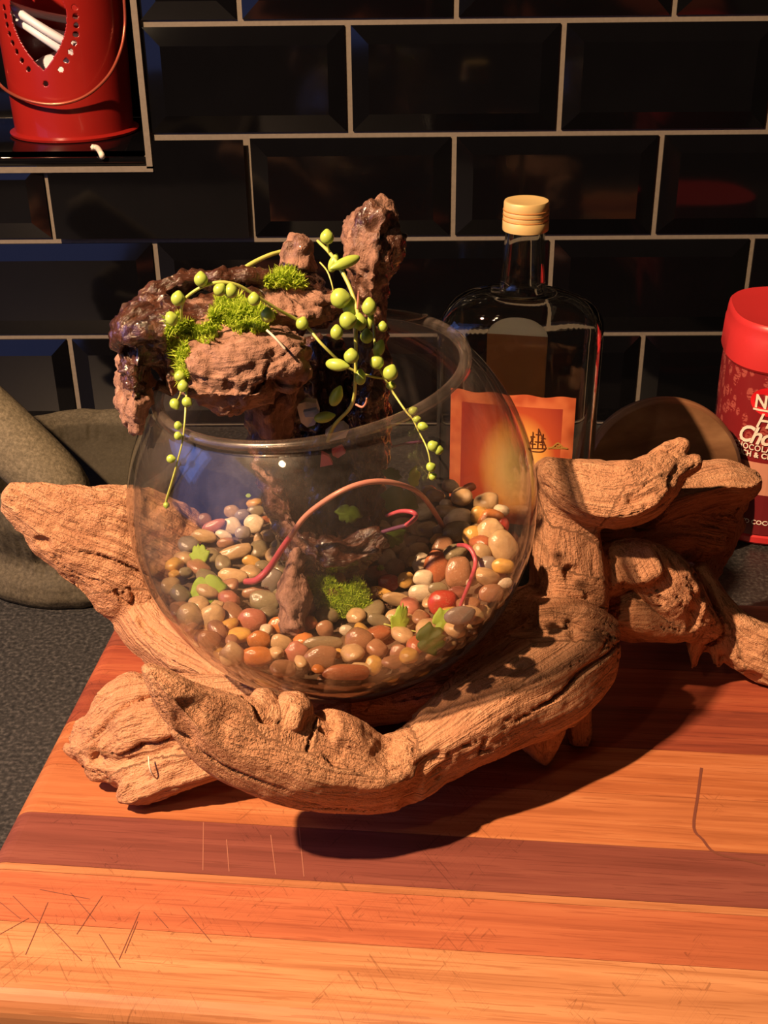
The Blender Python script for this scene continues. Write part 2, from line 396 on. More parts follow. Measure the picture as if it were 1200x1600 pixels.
def mat_ruml():
    """printed orange label: glowing yellow centre inside a red-orange panel"""
    t = NT('orange_printed_label'); a = t.attr('uvpos').outputs['Vector']; sep = t.n('ShaderNodeSeparateXYZ'); t.l(a, sep.inputs[0])
    u, v = sep.outputs[0], sep.outputs[1]
    du = t.math('MULTIPLY', t.math('SUBTRACT', u, 0.56), 1.25); dv = t.math('MULTIPLY', t.math('SUBTRACT', v, 0.45), 0.95)
    d = t.math('SQRT', t.math('ADD', t.math('MULTIPLY', du, du), t.math('MULTIPLY', dv, dv)))
    c = t.ramp(d, [(0.10, (0.85, 0.60, 0.20)), (0.27, (0.80, 0.38, 0.08)), (0.40, (0.50, 0.085, 0.03)), (0.6, (0.33, 0.042, 0.025))]).outputs[0]
    eu = t.math('ABSOLUTE', t.math('SUBTRACT', u, 0.5)); ev = t.math('ABSOLUTE', t.math('SUBTRACT', v, 0.5))
    fr = t.math('GREATER_THAN', t.math('MAXIMUM', eu, t.math('ADD', ev, -0.01)), 0.405)
    wv = t.noise(t.mapping(a, (7, 7, 1), (0, 0, 0), (0, 0, 0.6)), 1.0, 1.0)
    c2 = t.ramp(wv, [(0.35, (0.48, 0.095, 0.035)), (0.65, (0.66, 0.19, 0.07))]).outputs[0]
    c = t.mix(fr, c, c2); t.princ(c, 0.45); return t.m

M = dict(
    tile=mat_tile(), grout=mat_grout(), counter=mat_counter(), drift=mat_driftwood(), stump=mat_stump(),
    glass=mat_glass('bowl_glass', (0.975, 0.972, 0.97)), glass_film=mat_glass('bowl_glass_inside', (0.97, 0.965, 0.96), film=0.13, filmscale=26.0),
    glass_rim=mat_glass('ground_glass_rim', (0.93, 0.90, 0.87), film=0.16, filmscale=40.0, filmcol=(0.62, 0.50, 0.42)),
    bottle=mat_thick(),
    pebble=mat_pebble(), pearl=mat_green('pearl_leaf', (0.31, 0.45, 0.06), (0.45, 0.57, 0.11)), stem=mat_green('pale_green_stem', (0.44, 0.48, 0.10), (0.56, 0.58, 0.17)),
    leaf=mat_leafthin('ivy_leaf', (0.40, 0.62, 0.05), (0.60, 0.80, 0.13)), leaf_shade=mat_leafthin('shaded_ivy_leaf', (0.08, 0.15, 0.015), (0.14, 0.22, 0.03)),  # second leaf colour is a darkened copy, painting in shade and dull glass
    red_stem=mat_green('crimson_stem', (0.50, 0.05, 0.10), (0.55, 0.12, 0.13), 120.0), pink_stem=mat_green('pink_stem', (0.55, 0.18, 0.15), (0.58, 0.30, 0.20), 90.0),
    purple_stem=mat_green('purple_stem', (0.10, 0.03, 0.09), (0.16, 0.06, 0.10), 90.0),
    moss=mat_moss(), soil=plain('root_fibre', (0.16, 0.08, 0.045), 0.9, var=0.4, scale=400, bump=0.5), gravel=plain('fine_gravel', (0.14, 0.085, 0.045), 0.6, var=0.5, scale=500, bump=0.8),
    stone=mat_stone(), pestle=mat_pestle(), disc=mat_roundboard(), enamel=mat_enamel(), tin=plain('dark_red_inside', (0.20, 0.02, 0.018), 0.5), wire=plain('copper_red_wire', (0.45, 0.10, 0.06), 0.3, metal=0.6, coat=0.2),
    cord=plain('white_cord', (0.62, 0.64, 0.72), 0.4), cap=plain('gold_cap', (0.86, 0.62, 0.26), 0.36, metal=0.35, var=0.08), capline=plain('worn_gold_ring', (0.55, 0.25, 0.08), 0.4, metal=0.4),
    rlid=plain('red_plastic', (0.54, 0.030, 0.034), 0.38, var=0.05), jar=mat_jarprint(), beige=plain('salmon_print', (0.62, 0.28, 0.19), 0.45), darkred=plain('maroon_print', (0.15, 0.010, 0.014), 0.45),
    logo=plain('red_logo_print', (0.70, 0.012, 0.02), 0.4), ink=plain('cream_ink', (0.88, 0.76, 0.66), 0.5, var=0.03), brown=plain('brown_ink', (0.12, 0.035, 0.012), 0.5), olive=plain('olive_ink', (0.42, 0.24, 0.05), 0.5),
    label=mat_ruml(), backlab=plain('brown_orange_paper', (0.26, 0.10, 0.04), 0.6), white=plain('white_paper', (0.78, 0.76, 0.72), 0.7, var=0.05), blue=plain('pale_blue_paint', (0.30, 0.42, 0.75), 0.6), coral=plain('coral_paint', (0.70, 0.12, 0.10), 0.6),
    sealant=plain('white_sealant', (0.75, 0.68, 0.58), 0.5), thread=plain('pale_thread', (0.72, 0.62, 0.5), 0.7),
)
PLANKS = [  # front to back
    mat_plank('plank_tan', (0.30, 0.110, 0.042), (0.47, 0.205, 0.088), (0.60, 0.30, 0.14), 1), mat_plank('plank_orange', (0.27, 0.070, 0.032), (0.41, 0.120, 0.054), (0.50, 0.175, 0.080), 2),
    mat_plank('plank_pale_strip', (0.28, 0.100, 0.040), (0.42, 0.165, 0.070), (0.52, 0.24, 0.11), 11),
    mat_plank('plank_plum', (0.13, 0.036, 0.026), (0.20, 0.058, 0.042), (0.26, 0.085, 0.058), 3), mat_plank('plank_amber', (0.28, 0.085, 0.032), (0.43, 0.150, 0.058), (0.55, 0.235, 0.10), 4),
    mat_plank('plank_amber_dark', (0.25, 0.068, 0.026), (0.40, 0.130, 0.048), (0.52, 0.20, 0.085), 5), mat_plank('plank_maroon', (0.12, 0.026, 0.018), (0.25, 0.056, 0.030), (0.35, 0.095, 0.048), 6),
    mat_plank('plank_red', (0.18, 0.034, 0.020), (0.33, 0.075, 0.036), (0.43, 0.125, 0.055), 7), mat_plank('plank_brown', (0.12, 0.028, 0.018), (0.22, 0.055, 0.032), (0.31, 0.09, 0.046), 8),
    mat_plank('plank_red_brown', (0.15, 0.030, 0.018), (0.28, 0.064, 0.030), (0.38, 0.11, 0.048), 9)]

# ------------------------------------------------------------------ wall of bevelled tiles with a niche, counter top
TW, TH, GR = 0.153, 0.153/1.968, 0.0046
X0 = -0.0399; L1Z = 0.312                       # joint u = 0 and the grout line under the top row
NX = -0.1905; NZ = L1Z-1.19*TH                  # niche: everything left of NX and above NZ
def tile_mesh(w_, h_):
    b = 0.0125 if min(w_, h_) > 0.034 else 0.006; hw, hh = w_/2, h_/2; d0, d1 = 0.0025, 0.0062
    V = [(-hw, 0, -hh), (hw, 0, -hh), (hw, 0, hh), (-hw, 0, hh), (-hw, -d0, -hh), (hw, -d0, -hh), (hw, -d0, hh), (-hw, -d0, hh)]
    if b*2.2 < min(w_, h_):
        V += [(-hw+b, -d1, -hh+b), (hw-b, -d1, -hh+b), (hw-b, -d1, hh-b), (-hw+b, -d1, hh-b)]
        F = [(0, 1, 5, 4), (1, 2, 6, 5), (2, 3, 7, 6), (3, 0, 4, 7), (4, 5, 9, 8), (5, 6, 10, 9), (6, 7, 11, 10), (7, 4, 8, 11), (8, 9, 10, 11)]
    else:
        F = [(0, 1, 5, 4), (1, 2, 6, 5), (2, 3, 7, 6), (3, 0, 4, 7), (4, 5, 6, 7)]
    me = mesh_np('tile', V, F); me.materials.append(M['tile']); return me
wx0, wx1, wz0, wz1 = -0.85, 0.95, 0.0, L1Z+4*TH
V, F = [], []
for (a, b, c, d) in ((wx0, wx1, wz0, NZ), (NX, wx1, NZ, wz1)):
    v, f = box_arrays(a, b, WALL_Y, WALL_Y+0.02, c, d); k = len(V); V += v; F += [tuple(i+k for i in q) for q in f]
wall = obj('wall_back', mesh_np('wall_back', V, F), M['grout']); tag(wall, 'black bevelled metro tiles with pale grey grout behind the counter', kind='structure')
cache = {}
for row in range(-4, 4):
    zt = L1Z-row*TH; zb = zt-TH
    off = 0.0 if row % 2 == 0 else 0.5
    for c in range(-7, 8):
        xl = X0+(c+off)*TW; xr = xl+TW
        a, b, lo, hi = xl+GR/2, xr-GR/2, zb+GR/2, zt-GR/2
        if row == 3: pass
        if b < wx0 or a > wx1: continue
        if hi > NZ and a < NX:                   # cut round the niche
            if lo >= NZ-0.004:
                a = NX+0.004
                if b-a < 0.012: continue
            elif b <= NX+0.02:
                hi = NZ-0.003
            else:                                # the one tile that runs round the corner
                V = [(a, lo), (b, lo), (b, hi), (NX+0.004, hi), (NX+0.004, NZ-0.003-0.008), (a, NZ-0.003-0.008)]
                bm = bmesh.new(); f = bm.faces.new([bm.verts.new((x, WALL_Y-0.0017, z)) for x, z in V])
                r = bmesh.ops.inset_region(bm, faces=[f], thickness=0.0125, depth=0.0037); bm.normal_update()
                if f.normal.y > 0: bmesh.ops.reverse_faces(bm, faces=bm.faces[:])
                for v in f.verts: v.co.y = WALL_Y-0.0054
                me = bpy.data.meshes.new('tile'); bm.to_mesh(me); bm.free(); obj('tile', me, M['tile'], wall)
                continue
        key = (round(b-a, 4), round(hi-lo, 4))
        if key not in cache: cache[key] = tile_mesh(*key)
        obj('tile', cache[key], None, wall, ((a+b)/2, WALL_Y+0.0008, (lo+hi)/2))
# niche lining
ND = 0.16
nb = box('niche_back', wx0, NX, WALL_Y+ND, WALL_Y+ND+0.01, NZ, wz1, M['tile'], wall)
box('niche_side', NX, NX+0.002, WALL_Y+0.001, WALL_Y+ND, NZ, wz1, M['tile'], wall)
sillm = box('niche_sill', wx0, NX-0.0015, WALL_Y-0.0045, WALL_Y+ND, NZ-0.006, NZ, M['tile'], wall, 0.002)
box('niche_trim', NX-0.0015, NX+0.003, WALL_Y-0.005, WALL_Y+0.002, NZ-0.008, wz1, M['grout'], wall)
box('niche_trim', wx0, NX+0.003, WALL_Y-0.005, WALL_Y+0.002, NZ-0.0105, NZ-0.0065, M['grout'], wall)

ct = box('countertop', -0.9, 0.95, 0.05, WALL_Y-0.0005, -0.035, 0.0, M['counter'], None, 0.003)
tag(ct, 'dark grey speckled stone countertop running along the tiled wall', 'countertop')

# ------------------------------------------------------------------ chopping board of glued planks
BA = -0.0795; BO = np.array([-0.1739, 0.413]); BU = np.array([math.cos(BA), math.sin(BA)]); BV = np.array([-math.sin(BA), math.cos(BA)])
board = empty('chopping_board', (BO[0], BO[1], 0.0)); board.rotation_euler = (0, 0, BA)
tag(board, 'thick chopping board of red and orange wooden planks under the driftwood', 'chopping board')
cuts = [-0.1005, -0.0625, -0.0352, -0.031, 0.0, 0.0328, 0.0656, 0.0985, 0.131, 0.164, 0.2035]
BL, RND = 0.50, 0.009
for i in range(10):
    v0, v1 = cuts[i], cuts[i+1]
    gap = 0.00012
    prof = []                                   # cross-section in (v, z), rounded on the outer planks
    def arc(cv, cz, a0, a1, n=6): return [(cv+RND*math.cos(a0+(a1-a0)*k/n), cz+RND*math.sin(a0+(a1-a0)*k/n)) for k in range(n+1)]
    if i == 0: prof = arc(v0+RND, 0.0005+RND, -PI/2, -PI)[:] + arc(v0+RND, BOARD_Z-RND, PI, PI/2) + [(v1-gap, BOARD_Z), (v1-gap, 0.0005)]
    elif i == 9: prof = [(v0+gap, 0.0005), (v0+gap, BOARD_Z)] + arc(v1-RND, BOARD_Z-RND, PI/2, 0) + arc(v1-RND, 0.0005+RND, 0, -PI/2)
    else: prof = [(v0+gap, 0.0005), (v0+gap, BOARD_Z), (v1-gap, BOARD_Z), (v1-gap, 0.0005)]
    # rounded left and right ends: rings along u, inset in z and v near the ends
    us = [(0.0, 1.0)]; rings = []
    for k in range(7):
        a = PI/2*k/6; rings.append((RND*(1-math.sin(a)), RND*(1-math.cos(a)) if False else RND*(1-math.cos(PI/2-a))))
    seq = [(RND*(1-math.cos(PI/2*k/6)), RND*(1-math.sin(PI/2*k/6))) for k in range(7)]
    line = [(u_, ins) for u_, ins in seq] + [(BL-u_, ins) for u_, ins in reversed(seq)]
    V = []; n = len(prof); zc = BOARD_Z/2
    for u_, ins in line:
        for (pv, pz) in prof:
            s = 1-ins/(BOARD_Z/2); vv = pv
            if i == 0: vv = max(pv, v0+ins*0.9)
            if i == 9: vv = min(pv, v1-ins*0.9)
            V.append((u_-0.0015, vv, zc+(pz-zc)*s))
    F = []
    for r in range(len(line)-1):
        for k in range(n):
            k2 = (k+1) % n; F.append((r*n+k, r*n+k2, (r+1)*n+k2, (r+1)*n+k))
    F.append(tuple(range(n))); F.append(tuple((len(line)-1)*n+k for k in range(n-1, -1, -1)))
    me = mesh_np('plank', V, F)
    bm = bmesh.new(); bm.from_mesh(me); bmesh.ops.recalc_face_normals(bm, faces=bm.faces[:]); bm.to_mesh(me); bm.free()
    obj('plank', me, PLANKS[i], board)
def board_line(name, pts, wd, mat, z=BOARD_Z):
    V, F = [], []
    P = [on(a, b, BOARD_Z) for a, b in pts]; P = catmull(np.array(P), 4)
    T = np.gradient(P, axis=0); N = np.stack([-T[:, 1], T[:, 0], 0*T[:, 0]], 1); N /= np.linalg.norm(N, axis=1)[:, None]
    for p, n_ in zip(P, N): V += [p+n_*wd/2+[0, 0, 0.00015], p-n_*wd/2+[0, 0, 0.00015]]
    V = [Matrix.Rotation(-BA, 3, 'Z') @ (Vector(v)-Vector((BO[0], BO[1], 0))) for v in V]
    for i in range(len(P)-1): F.append((2*i, 2*i+1, 2*i+3, 2*i+2))
    return obj(name, mesh_np(name, V, F), mat, board)
scr_d = plain('dark_scorch', (0.17, 0.05, 0.03), 0.6); scr_l = plain('pale_scratch', (0.36, 0.14, 0.09), 0.6)
board_line('dark_mark', [(1096, 1200), (1090, 1245), (1084, 1293), (1098, 1312), (1118, 1333), (1170, 1346), (1195, 1352)], 0.0013, scr_d)
for pts in ([(318, 1285), (317, 1360)], [(354, 1312), (358, 1362)], [(423, 1305), (431, 1367)], [(467, 1290), (475, 1370)]):
    board_line('scratch', pts, 0.00035, scr_l)
for pts in ([(75, 1410), (40, 1492)], [(70, 1440), (128, 1502)], [(155, 1460), (188, 1512)], [(218, 1425), (186, 1500)], [(285, 1418), (330, 1472)], [(0, 1410), (32, 1436)], [(20, 1400), (60, 1440)], [(62, 1390), (140, 1405)], [(110, 1395), (150, 1440)], [(160, 1400), (120, 1460)], [(0, 1460), (45, 1435)], [(215, 1440), (195, 1490)], [(240, 1425), (262, 1450)]):
    board_line('scratch', pts, 0.00032, scr_d)

# ------------------------------------------------------------------ the bowl: where it stands
BC = at(521, 780, 0.475); BR = 0.0893
AX = (-0.132)*RIGHT + 0.854*UP + (-0.503)*FWD; AX = AX/np.linalg.norm(AX)
RIM_H = 0.0893*0.68; RIM_R = math.sqrt(BR**2-RIM_H**2)

# ------------------------------------------------------------------ organic wood: traced limbs -> one closed surface -> weathered
def sweep(ctrl, V, F, spine, wet=0.0, n=30, sub=6):
    C5 = []
    for (px, py, Y, a, b) in ctrl:
        c = at(px, py, Y); C5.append([*c, a*m_per_px(c), b])
    Q = catmull(C5, sub); P = Q[:, :3]; m = len(Q)
    T = np.gradient(P, axis=0); T /= np.linalg.norm(T, axis=1)[:, None]+1e-12
    k0 = len(V); s = 0.0; base = random.random()*5; tw = random.uniform(-4, 4)
    fac = [2*PI*j/5+random.uniform(-.3, .3) for j in range(5)]
    for i in range(m):
        vd = P[i]-CAM; vd /= np.linalg.norm(vd)
        N1 = np.cross(T[i], vd); N1 /= np.linalg.norm(N1)+1e-9; N2 = np.cross(N1, T[i])
        if i: s += np.linalg.norm(P[i]-P[i-1])
        a, b = max(Q[i, 3], 0.0015), max(Q[i, 4], 0.0015)
        spine.append((P[i], T[i], N1, N2, base+s, wet, max(a, b)))
        for k in range(n):
            t = 2*PI*k/n; g = max(math.cos(t-q-tw*s) for q in fac); rm = 0.80/max(g, 0.62)*0.75+0.25
            V.append(P[i]+a*rm*math.cos(t)*N1+b*rm*math.sin(t)*N2)
    for i in range(m-1):
        for k in range(n):
            k2 = (k+1) % n; F.append((k0+i*n+k, k0+i*n+k2, k0+(i+1)*n+k2, k0+(i+1)*n+k))
    V.append(P[0]-T[0]*max(Q[0, 3], 0.002)*0.45); V.append(P[-1]+T[-1]*max(Q[-1, 3], 0.002)*0.45); a = len(V)-2
    for k in range(n):
        k2 = (k+1) % n; F.append((a, k0+k2, k0+k)); F.append((a+1, k0+(m-1)*n+k, k0+(m-1)*n+k2))

def organic(name, limbs, mat, voxel, relax, disp, post):
    V, F, spine = [], [], []
    for L in limbs:
        wet, ctrl = L if isinstance(L, tuple) and isinstance(L[0], (int, float)) else (0.0, L)
        sweep(ctrl, V, F, spine, wet)
    me = mesh_np(name+'_raw', V, F); tmp = bpy.data.objects.new('tmp', me); COL.objects.link(tmp)
    md = tmp.modifiers.new('r', 'REMESH'); md.mode = 'VOXEL'; md.voxel_size = voxel
    dg = bpy.context.evaluated_depsgraph_get(); dg.update()
    out = bpy.data.meshes.new_from_object(tmp.evaluated_get(dg)); bpy.data.objects.remove(tmp); bpy.data.meshes.remove(me)
    nv = len(out.vertices); P = np.empty(nv*3); out.vertices.foreach_get('co', P); P = P.reshape(-1, 3)
    ne = len(out.edges); E = np.empty(ne*2, int); out.edges.foreach_get('vertices', E); E = E.reshape(-1, 2)
    deg = np.bincount(E.ravel(), minlength=nv).astype(float)[:, None]
    def lap(P):
        S = np.zeros_like(P); np.add.at(S, E[:, 0], P[E[:, 1]]); np.add.at(S, E[:, 1], P[E[:, 0]]); return S/np.maximum(deg, 1)
    for _ in range(relax): P = P*0.4+lap(P)*0.6
    kd = KDTree(len(spine))
    for i, s in enumerate(spine): kd.insert(s[0], i)
    kd.balance()
    G = np.zeros((nv, 3)); Wt = np.zeros(nv)
    for i in range(nv):
        best = kd.find_n(P[i], 3); idx = min(best, key=lambda q: q[2]/(spine[q[1]][6]+0.004))[1]
        c, T, N1, N2, s, wet, rr = spine[idx]; d = P[i]-c
        G[i] = (s+np.dot(d, T), np.dot(d, N1), np.dot(d, N2)); Wt[i] = wet
    def normals(P):
        out.vertices.foreach_set('co', P.ravel()); out.update()
        N = np.empty(nv*3); out.vertex_normals.foreach_get('vector', N); return N.reshape(-1, 3)
    N = normals(P)
    P = P+N*disp(P, G, Wt)[:, None]
    P = post(P)
    out.vertices.foreach_set('co', P.ravel()); out.update()
    for nm, arr, typ, key in (('grain', G, 'FLOAT_VECTOR', 'vector'), ('wet', Wt, 'FLOAT', 'value')):
        at_ = out.attributes.new(nm, typ, 'POINT'); at_.data.foreach_set(key, arr.ravel())
    smooth(out); out.name = name; out.materials.clear()
    return obj(name, out, mat)

limbs = [
    # back left slab that reaches out over the mortar
    [(8, 776, .520, 26, .009), (55, 797, .520, 54, .012), (120, 828, .520, 90, .014), (190, 852, .522, 118, .016), (260, 890, .526, 122, .016), (335, 935, .528, 105, .016), (420, 1000, .525, 70, .016)],
    [(215, 950, .515, 50, .012), (260, 1000, .495, 48, .014), (330, 1040, .475, 42, .015), (410, 1070, .460, 45, .016), (500, 1095, .455, 40, .016)],
    # wedge lying on the board, lower left
    [(102, 1168, .442, 9, .005), (132, 1164, .440, 38, .009), (168, 1150, .437, 64, .013), (206, 1130, .436, 88, .015), (248, 1122, .437, 82, .017), (325, 1115, .440, 78, .019), (420, 1105, .446, 66, .020), (520, 1095, .460, 55, .018)],
    [(140, 1192, .430, 22, .008), (205, 1195, .428, 46, .012), (310, 1165, .430, 56, .015), (430, 1145, .436, 50, .016)],
    [(182, 1250, .414, 10, .006), (212, 1236, .416, 28, .010), (270, 1212, .420, 34, .013), (345, 1188, .426, 34, .015), (430, 1165, .434, 32, .016), (520, 1140, .445, 30, .016)],
    # front limb, tip up on the left, saddle, up again on the right
    [(226, 1042, .372, 12, .006), (258, 1070, .373, 36, .012), (305, 1112, .376, 58, .016), (365, 1150, .381, 72, .019), (440, 1178, .386, 80, .022), (520, 1203, .391, 70, .024), (600, 1208, .399, 62, .024),
     (680, 1162, .412, 66, .024), (760, 1105, .430, 82, .026), (840, 1060, .450, 92, .026), (900, 1022, .464, 76, .024), (938, 995, .472, 40, .018)],
    [(405, 1120, .388, 22, .012), (412, 1092, .390, 17, .010)],
    [(455, 1120, .390, 34, .014), (462, 1098, .392, 24, .012)],
    [(505, 1140, .394, 34, .014), (560, 1160, .398, 30, .014), (610, 1190, .402, 26, .014)],
    # hidden saddle under the bowl
    [(430, 1060, .480, 60, .022), (560, 1085, .480, 60, .022), (700, 1060, .485, 75, .025), (800, 1000, .49, 80, .03), (870, 960, .49, 70, .03)],
    # right hand block beside the bowl
    [(868, 740, .512, 34, .016), (880, 800, .507, 56, .022), (886, 870, .500, 66, .026), (888, 935, .493, 66, .028), (880, 990, .485, 66, .028)],
    # crest and its two fingers
    [(846, 728, .506, 18, .018), (885, 758, .502, 48, .026), (945, 774, .500, 60, .028), (1000, 758, .506, 46, .024), (1045, 712, .516, 22, .010), (1068, 692, .519, 11, .006)],
    [(950, 792, .496, 36, .020), (1010, 772, .503, 38, .020), (1060, 735, .512, 22, .011), (1090, 722, .516, 12, .007)],
    [(1000, 798, .535, 40, .02), (1060, 775, .550, 48, .020), (1115, 762, .560, 46, .022), (1160, 758, .563, 34, .020), (1182, 752, .565, 18, .012)],
    # dark column under the crest, right foot
    [(1120, 765, .572, 50, .020), (1100, 820, .585, 66, .018), (1085, 880, .575, 46, .018), (1092, 930, .550, 30, .016)],
    [(895, 830, .528, 50, .012), (975, 832, .532, 58, .012), (1050, 822, .545, 60, .012), (1110, 830, .565, 50, .012)],
    [(985, 900, .560, 50, .012), (1060, 890, .568, 60, .012)],
    [(1092, 885, .536, 13, .010), (1106, 935, .528, 26, .013), (1138, 988, .518, 44, .016), (1188, 1020, .512, 53, .018), (1260, 1042, .506, 54, .018), (1330, 1060, .500, 40, .014)],
    # knotted middle of the right side
    [(935, 900, .505, 46, .02), (985, 880, .508, 44, .022), (1030, 905, .508, 52, .024), (1068, 955, .510, 44, .020), (1100, 982, .512, 22, .012)],
    [(950, 960, .505, 40, .02), (1000, 955, .506, 48, .022), (1060, 970, .508, 36, .016)],
    [(992, 868, .494, 30, .008), (1008, 900, .490, 26, .008)],
    [(1086, 985, .508, 18, .010), (1084, 1040, .506, 11, .007)],
    [(1112, 1000, .512, 16, .010), (1121, 1040, .508, 10, .007)],
    # lip of the saddle and two short legs
    [(830, 965, .468, 40, .018), (890, 968, .470, 34, .018), (945, 982, .474, 22, .014)],
    [(832, 1090, .452, 60, .016), (842, 1140, .449, 46, .014), (850, 1175, .447, 24, .010), (853, 1194, .446, 8, .005)],
    [(908, 1040, .474, 34, .015), (903, 1105, .468, 28, .013), (905, 1145, .463, 30, .013), (905, 1164, .461, 26, .011)],
]
def drift_disp(P, G, Wt):
    gs = np.stack([G[:, 0]*16, G[:, 1]*150, G[:, 2]*150], 1); gl = np.stack([G[:, 0]*9, G[:, 1]*60, G[:, 2]*60], 1)
    ro = sm(-0.15, 0.45, vnoise(P*17, 77))                     # rough, weathered zones between smooth ones
    d = 0.0024*fbm(P*24, 2, 3)+(0.0003+0.0012*ro)*fbm(P*120, 3, 9)
    rid = 1-np.abs(fbm(gs*0.6, 3, 21)); d = d+(0.0010-0.0005*ro)*(rid-0.6)
    cr = np.abs(fbm(gl*0.7, 2, 33)); d = d-0.0034*(1-sm(0.0, 0.05, cr))*sm(0.0, 0.5, vnoise(P*24, 5))
    gc = np.stack([G[:, 0]*13, G[:, 1]*120, G[:, 2]*120], 1); c2 = np.abs(fbm(gc, 2, 45)); d = d-0.0020*(1-sm(0.0, 0.045, c2))*sm(-0.25, 0.25, vnoise(P*38, 15))
    pit = vnoise(P*80, 41); d = d-0.0030*sm(0.62, 0.85, pit)
    return d
def drift_post(P):
    d = P-BC; r = np.linalg.norm(d, axis=1); lim = BR+0.0009
    k = r < lim; P = P.copy(); P[k] = BC+d[k]/r[k][:, None]*lim
    P[:, 2] = np.maximum(P[:, 2], np.where(P[:, 1] < 0.585, BOARD_Z+0.0003, 0.0005))
    return P
drift = organic('driftwood', limbs, M['drift'], 0.00115, 2, drift_disp, drift_post)
tag(drift, 'large twisted pale driftwood branch cradling the glass bowl on the chopping board', 'driftwood')

stump_limbs = [
    # inside the bowl
    (0.6, [(430, 575, .474, 38, .022), (424, 650, .482, 46, .024), (438, 735, .488, 42, .024), (456, 815, .488, 38, .022), (492, 872, .480, 46, .024)]),
    (0.9, [(582, 560, .512, 28, .018), (578, 650, .518, 31, .018), (576, 735, .518, 32, .018), (562, 815, .508, 38, .020), (532, 868, .490, 44, .022)]),
    (0.95, [(500, 540, .525, 55, .010), (505, 650, .532, 62, .010), (508, 760, .530, 60, .012), (512, 840, .515, 50, .014)]),
    (0.15, [(463, 872, .458, 18, .010), (460, 920, .447, 22, .010), (460, 985, .432, 17, .008)]),
    (0.85, [(500, 872, .462, 30, .014), (560, 862, .466, 34, .014), (596, 835, .470, 20, .010)]),
    # crown and arch
    (0.8, [(582, 565, .512, 30, .018), (580, 500, .514, 29, .018)]),
    (0.45, [(580, 500, .514, 29, .018), (574, 440, .515, 34, .019), (576, 400, .515, 48, .021), (586, 362, .515, 50, .021), (594, 336, .515, 36, .017), (600, 320, .515, 22, .012)]),
    (0.6, [(612, 385, .514, 18, .010), (627, 368, .515, 11, .007)]),
    (0.7, [(510, 478, .505, 26, .018), (470, 486, .495, 34, .022), (410, 492, .484, 38, .024), (345, 500, .474, 40, .024), (280, 506, .468, 38, .022), (228, 518, .464, 34, .020), (206, 542, .461, 32, .018)]),
    (1.0, [(196, 520, .470, 14, .008), (232, 478, .474, 15, .009), (262, 450, .480, 16, .009), (310, 437, .484, 13, .009), (370, 433, .488, 11, .009), (430, 438, .492, 13, .010), (490, 452, .498, 20, .012)]),
    (1.0, [(188, 550, .460, 17, .010), (204, 515, .462, 25, .012), (232, 488, .468, 20, .011)]),
    (1.0, [(198, 572, .458, 16, .010), (236, 560, .454, 22, .012)]),
    (0.35, [(430, 484, .484, 30, .018), (470, 490, .482, 30, .018), (500, 492, .484, 16, .010)]),
    (0.25, [(464, 445, .498, 27, .011), (464, 402, .500, 28, .010), (466, 374, .501, 19, .008)]),
    (0.05, [(205, 560, .461, 24, .015), (208, 590, .459, 30, .019), (212, 620, .457, 37, .021), (213, 645, .456, 35, .019), (214, 656, .456, 26, .015)]),
    (0.1, [(262, 545, .466, 36, .018), (268, 595, .461, 16, .010), (270, 630, .458, 7, .005)]),
    (0.05, [(312, 560, .458, 40, .020), (348, 580, .453, 60, .025), (398, 576, .454, 62, .025), (436, 570, .461, 44, .022), (446, 610, .464, 18, .010), (446, 642, .466, 8, .006)]),
    (0.05, [(312, 606, .455, 26, .018), (372, 612, .450, 32, .020), (428, 604, .457, 26, .016)]),
    (0.05, [(330, 545, .460, 40, .02), (400, 540, .463, 42, .022), (450, 545, .470, 28, .016)]),
]
def stump_disp(P, G, Wt):
    gs = np.stack([G[:, 0]*40, G[:, 1]*170, G[:, 2]*170], 1)
    d = 0.0028*fbm(P*55, 3, 13)+0.0017*fbm(P*200, 3, 19)+0.0006*fbm(P*460, 2, 29)
    d = d+0.0022*(1-np.abs(fbm(gs, 2, 23))-0.6)*(0.4+0.6*Wt)
    d = d-0.0050*sm(0.42, 0.70, vnoise(P*82, 51))*(1-0.5*Wt)
    d = d-0.0024*(1-sm(0, 0.08, np.abs(fbm(P*60, 2, 63))))*sm(-.1, .4, vnoise(P*35, 8))
    return d
def stump_post(P):
    d = P-BC; r = np.linalg.norm(d, axis=1)+1e-9; ax = d@AX; P = P.copy()
    rad = np.linalg.norm(d-ax[:, None]*AX, axis=1)
    below = ax < RIM_H+0.004
    out_ = below & (rad > RIM_R*0.80) & (P[:, 2] > BC[2]+0.3*BR) & (d@RIGHT < -0.035)
    k = out_ & (r < BR+0.004); P[k] = BC+d[k]/r[k][:, None]*(BR+0.004)
    k = below & ~out_ & (r > BR-0.0045); P[k] = BC+d[k]/r[k][:, None]*(BR-0.0045)
    d = P-BC; ax = d@AX; q = d-ax[:, None]*AX; rad = np.linalg.norm(q, axis=1)+1e-9          # keep clear of the lip
    e = np.stack([rad-(RIM_R-0.001), ax-RIM_H], 1); el = np.linalg.norm(e, axis=1)+1e-9; k = el < 0.0046
    e2 = e[k]/el[k][:, None]*0.0046; P[k] = BC+q[k]/rad[k][:, None]*(RIM_R-0.001+e2[:, :1])+(RIM_H+e2[:, 1:])*AX
    return P
stump = organic('driftwood_planter', stump_limbs, M['stump'], 0.00105, 2, stump_disp, stump_post)
tag(stump, 'dark wet driftwood stump standing in the bowl, mossy ledge over its rim', 'driftwood')
DG = bpy.context.evaluated_depsgraph_get()

